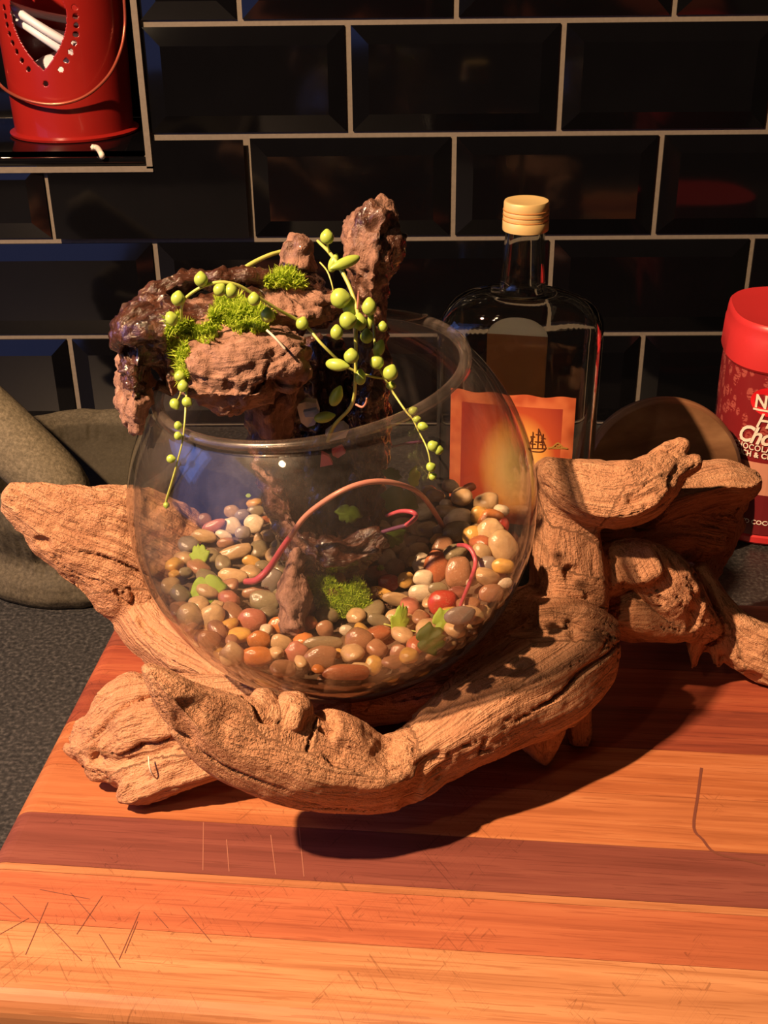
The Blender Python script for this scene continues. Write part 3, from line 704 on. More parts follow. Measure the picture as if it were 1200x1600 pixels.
# ------------------------------------------------------------------ glass bowl
def bowl():
    bo, bi = -0.955*BR, -0.925*BR; ri = BR-0.0026
    prof = [(0.0002, bo+0.0012), (0.018, bo+0.0008), (math.sqrt(BR**2-bo**2)-0.002, bo), (math.sqrt(BR**2-bo**2), bo+0.0007)]
    a0 = math.asin(-0.94); a1 = math.asin(RIM_H/BR)
    prof += [(BR*math.cos(a0+(a1-a0)*k/48), BR*math.sin(a0+(a1-a0)*k/48)) for k in range(49)]
    lipc = (BR-0.0013)*math.cos(a1), (BR-0.0013)*math.sin(a1)+0.001
    lr = 0.0026
    prof += [(lipc[0]+lr*math.cos(t), lipc[1]+lr*math.sin(t)) for t in np.linspace(-0.1, PI+0.6, 12)]
    n_lip = len(prof)-12; n_out = len(prof)
    b0 = math.asin(min(0.999, (RIM_H-0.001)/ri)); b1 = math.asin(-0.935)
    prof2 = [(ri*math.cos(b0+(b1-b0)*k/48), ri*math.sin(b0+(b1-b0)*k/48)) for k in range(49)] + [(0.02, bi-0.001), (0.0002, bi-0.001)]
    V, F, m = lathe_arrays(prof+prof2, 128)
    Z = Vector(AX); rot = Z.to_track_quat('Z', 'Y').to_matrix().to_4x4(); rot.translation = Vector(BC)
    root = obj('glass_bowl', None) if False else None
    N = 128; nq = len(prof)-1
    Fo = [f for i, f in enumerate(F) if i//N < n_out-1]; Fi = [f for i, f in enumerate(F) if i//N >= n_out-1]
    me = mesh_np('glass_bowl', V, Fo+Fi); me.materials.append(M['glass']); me.materials.append(M['glass_film'])
    me.materials.append(M['glass_rim']); nl = (n_lip-1)*N; me.polygons.foreach_set('material_index', [0]*nl+[2]*(len(Fo)-nl)+[1]*len(Fi)); smooth(me)
    o = obj('glass_bowl', me); o.matrix_world = rot
    return o
bw = bowl(); tag(bw, 'round clear glass fishbowl with water-marked walls resting tilted in the driftwood', 'bowl')
# ------------------------------------------------------------------ pebbles in the bowl
PAL = dict(tan=(0.62, 0.41, 0.20), ochre=(0.70, 0.40, 0.09), brown=(0.37, 0.18, 0.09), olive=(0.27, 0.22, 0.12), cream=(0.82, 0.66, 0.44),
           rust=(0.42, 0.125, 0.05), grey=(0.30, 0.25, 0.20), red=(0.50, 0.045, 0.028), orange=(0.62, 0.21, 0.05), salmon=(0.55, 0.19, 0.12))
def bed_z(x, y):
    dx = x-BC[0]; dy = y-BC[1]
    return BC[2]-0.0415+0.020*sm(0.015, 0.075, dx)+0.006*sm(0.02, 0.075, -dx)+0.004*sm(0.0, 0.06, dy)
def bed_hit(px, py):
    z = BC[2]-0.04
    for _ in range(30):
        p = on(px, py, z); z = 0.5*z+0.5*bed_z(p[0], p[1])
    return on(px, py, z)
shapes = []
def pebble_shape(seed):
    bm = bmesh.new(); bmesh.ops.create_icosphere(bm, subdivisions=3, radius=1.0)
    P = np.array([v.co[:] for v in bm.verts]); r = np.random.default_rng(seed)
    e = r.uniform(0.78, 1.0); Q = np.sign(P)*np.abs(P)**e; Q /= np.maximum(np.linalg.norm(Q, axis=1)[:, None]*0.5+0.5, 1e-6)
    Q = Q*(1+0.16*fbm(P*1.1+seed*3.7, 2, seed))[:, None]
    for v, q in zip(bm.verts, Q): v.co = q
    me = bpy.data.meshes.new('pebble'); bm.to_mesh(me); bm.free(); smooth(me); me.materials.append(M['pebble']); return me
shapes = [pebble_shape(s) for s in range(1, 15)]
ANCH = [  # px, py, half-width px, half-height px, colour, roll (deg), label
    (693, 942, 24, 20, 'red', 10, 'large glossy red pebble right of the moss at the bowl bottom'), (607, 911, 16, 13, 'red', 0, 'small glossy dark red round pebble beside the moss'),
    (716, 896, 22, 26, 'brown', 10, 'large round shiny brown pebble against the thin pink stem'), (683, 886, 19, 25, 'rust', -15, 'speckled rust-coloured egg-shaped pebble beside the round brown one'),
    (692, 858, 17, 20, 'brown', -20, 'smooth brown oval pebble below the grey-green flat one'), (713, 832, 24, 16, 'olive', 12, 'flat grey-green pebble under the large cream one at right'),
    (716, 812, 24, 17, 'cream', 5, 'large flat pale pink-cream pebble at the back right of the pile'), (740, 838, 17, 16, 'ochre', 0, 'shiny golden ochre pebble with one highlight at the right pile'),
    (750, 806, 17, 14, 'ochre', -10, 'yellow-ochre rounded pebble at the top of the right pile'), (766, 812, 22, 15, 'orange', 20, 'broad orange pebble behind the ochre ones at the pile top'),
    (766, 832, 20, 22, 'tan', -10, 'blocky golden tan pebble in the middle of the right pile'), (786, 855, 21, 25, 'tan', 35, 'largest flat tan pebble touching the glass on the right'),
    (787, 820, 10, 12, 'red', 0, 'small bright orange-red pebble against the right glass'), (752, 864, 15, 17, 'tan', 20, 'pale yellow tan pebble just below the ochre one'),
    (787, 885, 18, 12, 'ochre', -5, 'flat amber oval pebble low on the right glass'), (762, 884, 14, 14, 'grey', 10, 'dull purple-grey pebble beside the amber oval'),
    (661, 903, 16, 14, 'cream', -10, 'smooth cream pebble stacked above another cream one'), (657, 926, 17, 13, 'cream', 10, 'lower cream pebble of the two beside the red one'),
    (684, 919, 15, 9, 'olive', 5, 'narrow dark olive pebble wedged beside the cream pair'), (634, 907, 14, 12, 'ochre', 20, 'bright yellow-orange pebble right of the small red one'),
    (617, 887, 17, 14, 'brown', -10, 'light brown oval pebble in shade above the red round one'), (655, 862, 17, 14, 'tan', 0, 'golden pebble in the shade beside the driftwood foot'),
    (635, 871, 13, 15, 'tan', -10, 'pale tan pebble standing upright near the shaded edge'), (660, 880, 17, 15, 'cream', 15, 'cream-topped blocky pebble left of the rust egg'),
    (620, 936, 22, 10, 'tan', -8, 'long flat tan pebble behind the upright green leaf'), (597, 928, 20, 9, 'ochre', -25, 'slim golden pebble right of the moss cushion'),
    (715, 925, 17, 10, 'salmon', 0, 'flat salmon pebble under the round brown one'), (737, 960, 20, 14, 'tan', -12, 'pale tan oblong pebble right of the large red one'),
    (395, 970, 23, 19, 'salmon', 0, 'rough salmon-pink round pebble left of the upright stick'), (413, 940, 23, 16, 'olive', -10, 'grey-green wedge pebble below the crimson stem tip'),
    (425, 908, 15, 20, 'grey', -20, 'grey oval pebble just right of the crimson stem tip'), (364, 900, 21, 12, 'tan', -3, 'smooth sandy oval pebble left of the crimson stem tip'),
    (400, 926, 22, 9, 'brown', 5, 'thin brown pebble under the crimson stem tip'), (436, 978, 20, 13, 'orange', 3, 'shiny orange-brown oval pebble touching the upright stick'),
    (404, 1001, 19, 15, 'orange', -10, 'glossy orange round pebble below the salmon one'), (402, 1026, 24, 15, 'orange', 0, 'amber-orange broad pebble at the lower left glass'),
    (438, 1004, 17, 12, 'tan', -15, 'yellow tan egg-shaped pebble near the foot of the stick'), (462, 1019, 20, 15, 'salmon', 10, 'dull pink pebble below the stick'),
    (500, 1029, 27, 19, 'brown', 20, 'large shiny brown pebble at the front glass'), (504, 1005, 30, 10, 'olive', 0, 'long dark grey-green slate pebble at the front'),
    (508, 982, 15, 14, 'brown', 0, 'dark brown round pebble under the moss roots'), (541, 985, 12, 9, 'cream', 0, 'small bright cream pebble under the moss'),
    (562, 1002, 23, 20, 'brown', -15, 'large warm brown pebble right of the cream one at front'), (583, 1040, 13, 15, 'ochre', -25, 'bright ochre pebble low at the front glass'),
    (541, 1058, 38, 13, 'rust', 0, 'wide dark reddish pebble pressed on the front glass'), (565, 1044, 17, 9, 'tan', 0, 'pale grey-tan pebble beside the low ochre one'),
    (592, 970, 18, 10, 'olive', -15, 'olive brown pebble left of the upright green leaf'), (622, 1020, 14, 12, 'brown', 10, 'small brown pebble below the upright green leaf'),
    (362, 800, 13, 11, 'tan', -30, 'sandy pebble at the top of the left pile'), (378, 805, 12, 9, 'grey', 15, 'grey pebble at the top of the left pile'), (398, 800, 14, 9, 'olive', 10, 'grey-green blocky pebble topmost on the left pile'),
    (362, 821, 17, 12, 'cream', -25, 'large flat cream pebble high on the left pile'), (397, 818, 15, 14, 'cream', 0, 'upright cream slab pebble beside the stump on the left pile'), (379, 833, 12, 10, 'grey', 0, 'small mauve-grey pebble between cream ones on the left pile'),
    (404, 846, 8, 15, 'tan', 5, 'narrow upright tan pebble touching the dark stump'), (349, 836, 14, 8, 'cream', -15, 'whitest pebble of the left pile'), (353, 848, 14, 8, 'brown', 10, 'dull brown pebble under the whitest one on the left pile'),
    (366, 864, 27, 11, 'tan', 18, 'long pale buff pebble across the left pile'), (393, 878, 15, 10, 'ochre', -25, 'ochre pebble with a dent above the crimson stem tip'), (334, 822, 18, 9, 'salmon', 25, 'pinkish flat pebble on the left slope'),
    (319, 812, 11, 10, 'brown', 0, 'lone brown pebble on the far left slope'), (318, 838, 20, 10, 'tan', -10, 'pale tan pebble on the far left against glass'), (330, 965, 20, 22, 'tan', -30, 'large pitted yellow-tan pebble below the lobed leaf'),
    (297, 965, 20, 22, 'tan', 20, 'pitted sandy pebble on the left glass'), (325, 1000, 18, 14, 'brown', 0, 'brown pebble with a bright glint low on the left glass'), (362, 1022, 20, 17, 'tan', 0, 'speckled yellow-tan pebble low on the left glass'), (750, 990, 24, 14, 'grey', 10, 'dull brown-grey pebble low on the right glass'),
    (767, 928, 19, 14, 'brown', 0, 'brown domed pebble on the lower right glass'), (798, 915, 13, 8, 'cream', 20, 'small cream oval pebble low on the right glass')]
pts = []
for (px, py, hw, hh, col, rl, lab) in ANCH:
    p = bed_hit(px, py); s = m_per_px(p); d = p-BC; r = np.linalg.norm(d); lim = BR-0.0032-0.55*min(hw, hh)*s
    if r > lim: p = BC+d/r*lim
    pts.append([p, hw*s*1.04, hh*s*1.04, col, math.radians(rl), lab, True])
colw = ['tan', 'ochre', 'brown', 'olive', 'cream', 'rust', 'grey', 'orange', 'salmon']; cw = np.array([.27, .15, .16, .13, .13, .04, .05, .04, .03]); cw /= cw.sum()
fix = np.array([p[0] for p in pts]); fr = np.array([0.5*(p[1]+p[2]) for p in pts])
def add_random(n, zoff, rmin, rmax, front=False):
    global fix, fr
    tries = 0; made = 0
    while made < n and tries < 30000:
        tries += 1; r = RNG.uniform(rmin, rmax)
        if front:
            th = RNG.uniform(-0.95*PI, -0.05*PI); z = RNG.uniform(BC[2]-0.072, BC[2]-0.030)
            rr = math.sqrt(max((BR-0.0032-r*0.7)**2-(z-BC[2])**2, 1e-6)); p = np.array([BC[0]+rr*math.cos(th), BC[1]+rr*math.sin(th), z])
            if z > bed_z(p[0], p[1])+0.001: continue
        else:
            x, y = BC[:2]+RNG.uniform(-1, 1, 2)*BR; p = np.array([x, y, bed_z(x, y)+zoff+RNG.uniform(-.0012, .0012)])
            if np.linalg.norm(p-BC) > BR-0.0036-r*0.75: continue
        dd = np.linalg.norm(fix-p, axis=1)
        if (dd < (fr+r)*0.83).any(): continue
        fix = np.vstack([fix, p]); fr = np.append(fr, r); made += 1
        col = colw[RNG.choice(len(colw), p=cw)]; e = RNG.uniform(0.9, 1.25)
        pts.append([p, r*e, r/e, col, RNG.uniform(0, PI), None, False])
add_random(60, 0, 0.0040, 0.0060, True); add_random(100, 0.0, 0.0042, 0.0060); add_random(30, 0, 0.0028, 0.0040, True); add_random(40, 0.0, 0.0028, 0.0040)
pts = pts[:298]
def words_at(p):
    c = (p-BC); x = c@RIGHT
    return 'left' if x < -0.022 else ('right' if x > 0.022 else 'middle')
peb = []
for i, (p, a, b, col, rl, lab, anch) in enumerate(pts):
    o = obj('pebble', shapes[i % len(shapes)]); t = min(a, b)
    # flat stones lie close to level, long side across the view
    M3 = Matrix.Rotation(RNG.uniform(-.35, .35), 3, 'X') @ Matrix.Rotation(RNG.uniform(-.35, .35), 3, 'Y') @ Matrix.Rotation(rl if not anch else 0, 3, 'Z')
    if anch:   # tilt towards the viewer so that the broad face is seen as in the photograph
        M3 = Matrix((tuple(RIGHT), tuple(UP), tuple(-FWD))).transposed() @ Matrix.Rotation(rl, 3, 'Z')
        o.scale = (a, b, t*0.62)
    else:
        o.scale = (a, b, t*RNG.uniform(.62, .85))
    o.rotation_euler = M3.to_euler(); o.location = p
    c = np.array(PAL[col])*RNG.uniform(0.85, 1.2); o.color = (*np.clip(c, 0, 1), 1)
    peb.append((o, p, col, a, b, lab))
def to_px(p):
    d = np.asarray(p)-CAM; c = FPX/np.dot(d, FWD); return 600+c*np.dot(d, RIGHT), 800-c*np.dot(d, UP)
def short(l): return l[:l.index('pebble')+6].replace('lone ', '')
names = {}
for q in peb:
    if q[5]: names.setdefault(short(q[5]), []).append(q)
anchors = [(k, v[0]) for k, v in names.items() if len(v) == 1]
used = {}
for o, p, col, a, b, lab in peb:
    if lab:
        tag(o, lab, 'pebble', 'pebbles in the bowl'); used[lab] = o; continue
    x, y = to_px(p); size = 'tiny' if math.sqrt(a*b) < .0036 else ('small' if math.sqrt(a*b) < .0048 else 'medium'); shp = 'round' if max(a, b)/min(a, b) < 1.12 else 'oval'
    near = sorted(anchors, key=lambda q: (to_px(q[1][1])[0]-x)**2+(to_px(q[1][1])[1]-y)**2)[:4]; cn = col.replace('olive', 'olive-grey'); new = None
    for nm, q in near:
        ax, ay = to_px(q[1]); dx, dy = x-ax, y-ay
        rel = ('right of' if dx > 0 else 'left of') if abs(dx) > abs(dy)*1.4 else (('below' if dy > 0 else 'above') if abs(dy) > abs(dx)*1.4 else ('below and ' if dy > 0 else 'above and ')+('right of' if dx > 0 else 'left of'))
        t_ = f'{size} {shp} {cn} pebble {rel} the {nm}'
        if t_ not in used: new = t_; break
    if new is None:
        nm2 = near[0][0]; new = f'{size} {shp} {cn} pebble among others near the {nm2}'
    used[new] = o; tag(o, new, 'pebble', 'pebbles in the bowl')
# packed fine gravel below the pebbles
V, F = [], []; nr, na = 22, 56; zb = BC[2]-0.080
for i in range(nr+1):
    for k in range(na):
        th = 2*PI*k/na; 
        rr = (BR-0.0035)*i/nr*0.985; x, y = BC[0]+rr*math.cos(th), BC[1]+rr*math.sin(th)
        z = bed_z(x, y)-0.0055; lim = BR-0.0038; d = np.array([x, y, z])-BC
        if np.linalg.norm(d) > lim:
            zz = BC[2]-0.045; q = math.sqrt(lim**2-0.045**2); x, y, z = BC[0]+q*math.cos(th), BC[1]+q*math.sin(th), zz
        V.append((x, y, z))
for i in range(nr):
    for k in range(na): F.append((i*na+k, i*na+(k+1) % na, (i+1)*na+(k+1) % na, (i+1)*na+k))
k0 = len(V); lim = BR-0.0038
for j in range(1, 9):
    ph = math.asin(-0.045/lim); ph2 = math.asin(-0.90); a = ph+(ph2-ph)*j/8
    for k in range(na): th = 2*PI*k/na; V.append((BC[0]+lim*math.cos(a)*math.cos(th), BC[1]+lim*math.cos(a)*math.sin(th), BC[2]+lim*math.sin(a)))
for j in range(8):
    s0 = nr*na if j == 0 else k0+(j-1)*na
    for k in range(na): F.append((s0+k, s0+(k+1) % na, k0+j*na+(k+1) % na, k0+j*na+k))
F.append(tuple(k0+7*na+k for k in range(na-1, -1, -1)))
gv = obj('gravel', mesh_np('gravel', V, F), M['gravel']); smooth(gv.data); tag(gv, 'fine brown grit packed between and under the pebbles in the bowl', 'gravel', kind='stuff')

# ------------------------------------------------------------------ moss cushions
def ray_hit(px, py, objs):
    o = Vector(CAM); d = Vector(ray(px, py)).normalized(); best = None
    for ob in objs:
        ok, loc, nor, _ = ob.ray_cast(ob.matrix_world.inverted() @ o, (ob.matrix_world.inverted().to_3x3() @ d).normalized())
        if ok:
            wl = ob.matrix_world @ loc
            if best is None or (wl-o).length < best[2]: best = (np.array(wl), np.array(nor), (wl-o).length)
    return best
def moss(label, blobs, host, n, height, up_bias=0.6, fallback=None):
    """blades rooted on the host's surface inside the listed patches (px, py, rx, ry)"""
    V, F, tone = [], [], []
    k = 0; tries = 0
    while k < n and tries < n*6:
        tries += 1; b = blobs[RNG.integers(len(blobs))]
        r = math.sqrt(RNG.uniform(0, 1)); a = RNG.uniform(0, 2*PI); rad = 1+0.22*math.sin(3*a+b[0])+0.12*math.sin(7*a+b[1])
        px, py = b[0]+b[2]*r*rad*math.cos(a), b[1]+b[3]*r*rad*math.sin(a)
        if host is not None:
            h = ray_hit(px, py, host)
            if h is None: continue
            p, nor = h[0], h[1]
        else:
            p, nor = fallback(px, py, r)
        s = m_per_px(p); hgt = height*s*RNG.uniform(0.55, 1.15)*(1.15-0.55*r)
        d = nor*(1-up_bias)+np.array([0, -0.15, 1.0])*up_bias+RNG.normal(0, 0.34, 3); d /= np.linalg.norm(d)
        side = np.cross(d, RNG.normal(0, 1, 3)); side /= np.linalg.norm(side); wv = 1.15*s*RNG.uniform(.7, 1.3); bend = RNG.normal(0, 0.25, 3)*hgt
        c = len(V); p = p-d*0.0006
        V += [p-side*wv, p+side*wv, p+d*hgt*0.55+side*wv*0.9, p+d*hgt*0.55-side*wv*0.9, p+d*hgt+bend]
        F += [(c, c+1, c+2, c+3), (c+3, c+2, c+4)]
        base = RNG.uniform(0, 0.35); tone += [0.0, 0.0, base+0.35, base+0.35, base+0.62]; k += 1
    me = mesh_np('moss', V, F); at_ = me.attributes.new('tone', 'FLOAT', 'POINT'); at_.data.foreach_set('value', np.array(tone))
    o = obj('moss', me, M['moss']); tag(o, label, 'moss', 'moss cushions', kind='stuff'); return o
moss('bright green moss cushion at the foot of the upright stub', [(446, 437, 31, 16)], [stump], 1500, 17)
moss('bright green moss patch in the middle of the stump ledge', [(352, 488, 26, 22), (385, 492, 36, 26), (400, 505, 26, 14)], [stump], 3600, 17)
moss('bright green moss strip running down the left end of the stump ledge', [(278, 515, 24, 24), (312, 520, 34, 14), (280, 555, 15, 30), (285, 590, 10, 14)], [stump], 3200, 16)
BM = bed_hit(527, 948)
def dome(px, py, r):
    p = bed_hit(px*0.55+527*0.45, 965+(py-935)*0.8) ; h = 0.0135*math.sqrt(max(0, 1-r*r))
    q = on(px, py, p[2]); q = at(px, py, BM[1]+(935-py)*0.00018); nor = (q-(BM+np.array([0, 0, -0.006]))); nor = nor/np.linalg.norm(nor)
    return q, nor*0.6+np.array([0, -0.5, 0.4])
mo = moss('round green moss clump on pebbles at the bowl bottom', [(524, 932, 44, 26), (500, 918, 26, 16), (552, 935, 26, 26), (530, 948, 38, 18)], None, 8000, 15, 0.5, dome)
V, F = [], []                                  # root felt under the clump
for k in range(420):
    px, py = RNG.normal(525, 30), RNG.normal(953, 10) if RNG.random() < .6 else RNG.normal(925, 12)
    if RNG.random() < 0.35: px, py = RNG.normal(488, 7), RNG.normal(955, 22)
    p = at(px, py, BM[1]+(935-py)*0.00016+0.002); q = p+RNG.normal(0, 0.0022, 3)+np.array([0, 0, -0.001]); m_ = (p+q)/2+RNG.normal(0, .0008, 3)
    v, f = tube_arrays(np.array([p, m_, q]), 0.00028, 4, False); c = len(V); V += v; F += [tuple(i+c for i in x) for x in f]
rt = obj('roots', mesh_np('roots', V, F), M['soil'], mo); rt['kind'] = 'stuff'
bm = bmesh.new(); bmesh.ops.create_icosphere(bm, subdivisions=3, radius=1)
me = bpy.data.meshes.new('moss_core'); bm.to_mesh(me); bm.free(); smooth(me)
core = obj('moss_core', me, M['soil'], mo); core.location = at(524, 938, BM[1]+0.004); core.scale = (0.0125, 0.006, 0.0085)

# ------------------------------------------------------------------ string-of-pearls plant
pl = empty('string_of_pearls', tuple(at(515, 675, .47))); PLI = Matrix.Translation(-pl.location)
tag(pl, 'trailing plant with round bead leaves draped over the stump and bowl rim', 'plant')
def pstem(ctrl, r, mat='stem', name='stem', parent=pl):
    P = [at(*c)-np.array(parent.location) for c in ctrl]; rr = [x*m_per_px(at(*c)) for x, c in zip(r, ctrl)] if not np.isscalar(r) else r*m_per_px(at(*ctrl[0]))
    return tube(name, P, rr, M[mat], parent, 8, 6)
pstem([(512, 690, .470), (522, 665, .464), (545, 640, .458), (553, 622, .455), (555, 595, .452), (556, 560, .452), (556, 520, .453), (559, 490, .456), (548, 452, .462), (532, 420, .468), (516, 396, .474), (500, 380, .480), (496, 376, .482)], [3.2, 3.2, 3, 2.8, 2.6, 2.8, 3, 3.2, 3.2, 3.4, 3, 2.4, 2])
pstem([(470, 384, .514), (440, 393, .510), (420, 399, .506), (395, 411, .501), (374, 425, .496)], [3, 3.4, 3.6, 4, 4.4])
pstem([(604, 592, .459), (575, 587, .456), (540, 572, .454), (505, 540, .451), (474, 506, .457), (435, 484, .452), (400, 462, .448), (372, 446, .445), (345, 441, .443), (318, 447, .442), (292, 464, .442), (284, 480, .443), (284, 500, .448)], [1.6, 2, 2.2, 2.4, 2.6, 2.6, 2.6, 2.8, 2.8, 2.6, 2.4, 2.2, 2])
pstem([(286, 590, .438), (291, 610, .433), (290, 640, .427), (288, 665, .423), (285, 690, .421), (277, 722, .420), (268, 755, .420), (261, 778, .421), (258, 792, .422)], [1.6, 1.8, 1.8, 1.4, 1.3, 1.4, 2, 2.2, 1.6])
pstem([(583, 498, .468), (586, 540, .462), (592, 572, .458), (606, 600, .456), (622, 625, .452), (636, 645, .446), (645, 655, .438), (653, 672, .424), (665, 695, .414), (671, 715, .411), (672, 735, .411), (668, 748, .412)], [1.6, 2, 2, 2, 1.8, 1.6, 1.4, 1.3, 1.3, 1.3, 1.2, 1])
pstem([(500, 410, .478), (512, 425, .472), (520, 450, .468), (522, 470, .468)], [1.3, 1.3, 1.2, 1.1])
pstem([(515, 396, .474), (512, 384, .473), (511, 372, .472)], [2, 1.6, 1.4])
pstem([(556, 632, .454), (566, 636, .452), (572, 629, .451), (573, 622, .450)], [1.8, 1.8, 1.6, 1.2], 'pink_stem', 'pink_tip')
pstem([(559, 482, .455), (560, 470, .454), (560, 455, .454)], [2.6, 2.2, 1.0], 'pink_stem', 'pink_tip')
pstem([(283, 612, .435), (279, 622, .435), (274, 630, .435)], [1.4, 1.2, 1])
bm = bmesh.new(); bmesh.ops.create_uvsphere(bm, u_segments=20, v_segments=14, radius=1)
for v in bm.verts:
    if v.co.z > 0.75: v.co.z += 0.22*((v.co.z-0.75)/0.25)**2          # small pointed tip
pme = bpy.data.meshes.new('leaf'); bm.to_mesh(pme); bm.free(); smooth(pme); pme.materials.append(M['pearl'])
PEARLS = [(314, 437, 11, 11, 0, .441), (278, 467, 11, 11, 10, .441), (343, 453, 10, 10, 40, .440), (361, 455, 11, 11, 0, .441), (397, 468, 10, 10, 0, .444), (418, 493, 11, 11, 0, .448), (472, 506, 10, 10, 20, .454),
    (268, 498, 12, 9, 70, .444), (286, 604, 9, 9, 0, .432), (273, 631, 8, 9, 150, .432), (292, 628, 8, 8, 120, .428), (281, 588, 9, 8, 0, .438), (278, 665, 7, 6, 90, .423), (278, 681, 7, 6, 90, .421), (267, 717, 7, 7, 90, .420), (260, 789, 5, 5, 180, .421),
    (511, 371, 11, 11, 0, .471), (531, 466, 16, 15, 90, .458), (548, 480, 13, 14, 20, .460), (543, 501, 14, 13, 80, .450), (561, 504, 12, 13, 0, .455), (577, 480, 12, 13, 0, .455), (526, 520, 10, 11, 0, .447),
    (573, 526, 10, 11, 0, .458), (592, 545, 9, 13, 20, .460), (549, 557, 12, 11, 0, .447), (526, 570, 10, 18, 100, .447), (589, 566, 11, 11, 0, .455), (610, 583, 12, 12, 20, .453), (563, 590, 9, 12, 0, .451), (525, 620, 10, 16, 25, .455), (506, 652, 9, 16, 80, .462),
    (541, 410, 9, 24, -115, .468), (521, 412, 8, 14, 20, .472), (579, 500, 5, 14, 10, .456), (598, 511, 8, 8, 0, .464), (611, 603, 8, 6, 0, .456), (645, 642, 7, 7, 60, .440), (651, 655, 6, 6, 80, .430), (660, 666, 7, 8, 100, .418), (676, 697, 9, 8, 60, .409), (685, 703, 8, 7, 90, .409), (673, 730, 8, 7, 60, .4085), (676, 745, 6, 6, 60, .409)]
Rcam = Matrix((tuple(RIGHT), tuple(UP), tuple(-FWD))).transposed()
for (px, py, rx, ry, rot, Y) in PEARLS:
    c = at(px, py, Y); s = m_per_px(c); o = obj('leaf', pme, None, pl)
    o.location = c-np.array(pl.location)
    M3 = Rcam @ Matrix.Rotation(math.radians(-rot), 3, 'Z') @ Matrix.Rotation(-PI/2+0.25, 3, 'X')
    o.rotation_euler = M3.to_euler(); o.scale = (rx*s, 0.92*rx*s, ry*s)

# ------------------------------------------------------------------ ivy inside the bowl
iv = empty('ivy_cutting', tuple(bed_hit(694, 828))); tag(iv, 'ivy runner with crimson stems and lobed green leaves inside the bowl', 'plant')
def istem(ctrl, r, mat, name='stem'): return pstem(ctrl, r, mat, name, iv)
q = bed_hit(388, 908)
istem([(384, 909, q[1]-.004), (402, 906, q[1]-.010), (422, 886, .462), (440, 858, .456), (456, 835, .452)], [5.5, 6, 5.5, 5, 4.6], 'red_stem')
istem([(454, 838, .452), (478, 806, .448), (518, 776, .444), (556, 758, .446), (592, 752, .450), (626, 757, .456), (654, 770, .466), (674, 793, .480), (694, 826, bed_hit(694, 828)[1])], [4.6, 4.4, 4.4, 4.4, 4.6, 4.2, 4, 4, 4], 'pink_stem')
istem([(604, 806, .470), (625, 799, .466), (643, 800, .463), (650, 806, .462), (644, 814, .461), (634, 821, .461)], [3, 3.4, 4, 4, 4, 3.6], 'red_stem')
istem([(634, 821, .461), (615, 826, .463), (592, 833, .466)], [3.4, 3.4, 3], 'purple_stem')
q = bed_hit(735, 875)
istem([(716, 852, q[1]+.004), (728, 853, q[1]-.006), (738, 862, q[1]-.010), (743, 880, q[1]-.014), (736, 905, q[1]-.022), (726, 930, q[1]-.034), (718, 950, q[1]-.044)], [3.4, 3.8, 3.8, 3.6, 3.4, 3.2, 2.6], 'red_stem')
istem([(612, 698, .492), (636, 693, .500), (660, 690, .505)], [2, 2.4, 3.2], 'purple_stem')
istem([(600, 975, .430), (640, 985, .428), (680, 992, .425)], [1.6, 1.4, 1.2], 'stem')
IVY = [(0, 1.0), (.16, .78), (.30, .88), (.55, .72), (.62, .42), (.95, .30), (.78, -.02), (.62, -.30), (.30, -.52), (.08, -.48), (0, -.38)]
def ivy_leaf(px, py, size, Y, rot, tilt, mat, narrow=1.0, roll=0.0):
    pts_ = [(x*narrow, y) for x, y in IVY]; pts_ = pts_+[(-x, y) for x, y in reversed(pts_[1:-1])]
    P2 = catmull([(*p, 0) for p in pts_+[pts_[0]]], 3)[:-1]
    bm = bmesh.new(); c0 = bm.verts.new((0, 0.05, 0.05)); rings = []
    for s in (0.45, 0.8, 1.0):
        rings.append([bm.verts.new((p[0]*s, p[1]*s+0.05*(1-s), 0.05-0.22*(p[0]*s)**2-0.14*(p[1]*s)**2+0.04*math.sin(9*p[0]*s+4*p[1]*s))) for p in P2])
    n = len(P2)
    for k in range(n): bm.faces.new((c0, rings[0][k], rings[0][(k+1) % n]))
    for a in range(2):
        for k in range(n): bm.faces.new((rings[a][k], rings[a+1][k], rings[a+1][(k+1) % n], rings[a][(k+1) % n]))
    bmesh.ops.recalc_face_normals(bm, faces=bm.faces[:]); bmesh.ops.solidify(bm, geom=bm.faces[:], thickness=0.03)
    me = bpy.data.meshes.new('leaf'); bm.to_mesh(me); bm.free(); smooth(me)
    c = at(px, py, Y) if Y is not None else bed_hit(px, py)+np.array([0, -0.004, 0.003])
    d = c-BC
    if np.linalg.norm(d) > BR-0.006: c = BC+d/np.linalg.norm(d)*(BR-0.006)
    s = size*m_per_px(c); o = obj('leaf', me, M[mat], iv); o.location = c-np.array(iv.location)
    o.rotation_euler = (Rcam @ Matrix.Rotation(math.radians(-rot), 3, 'Z') @ Matrix.Rotation(math.radians(tilt), 3, 'X') @ Matrix.Rotation(math.radians(roll), 3, 'Y')).to_euler(); o.scale = (s, s, s); return o
ivy_leaf(326, 918, 33, None, 165, 5, 'leaf'); ivy_leaf(315, 872, 22, None, -10, -10, 'leaf', 0.8)
ivy_leaf(624, 978, 36, None, 12, 5, 'leaf', 0.50, 20); ivy_leaf(690, 972, 27, None, 60, 0, 'leaf', 0.8)
ivy_leaf(672, 1008, 32, None, 80, 0, 'leaf_shade', 0.9); ivy_leaf(626, 778, 34, .474, 200, -25, 'leaf_shade'); ivy_leaf(646, 746, 30, .482, 95, -62, 'leaf', 0.7)
ivy_leaf(612, 742, 18, .478, 20, -40, 'leaf_shade'); ivy_leaf(545, 800, 24, .462, 190, -30, 'leaf_shade'); ivy_leaf(614, 838, 24, .468, 150, -35, 'leaf_shade'); ivy_leaf(480, 655, 20, .485, 60, -40, 'leaf_shade')
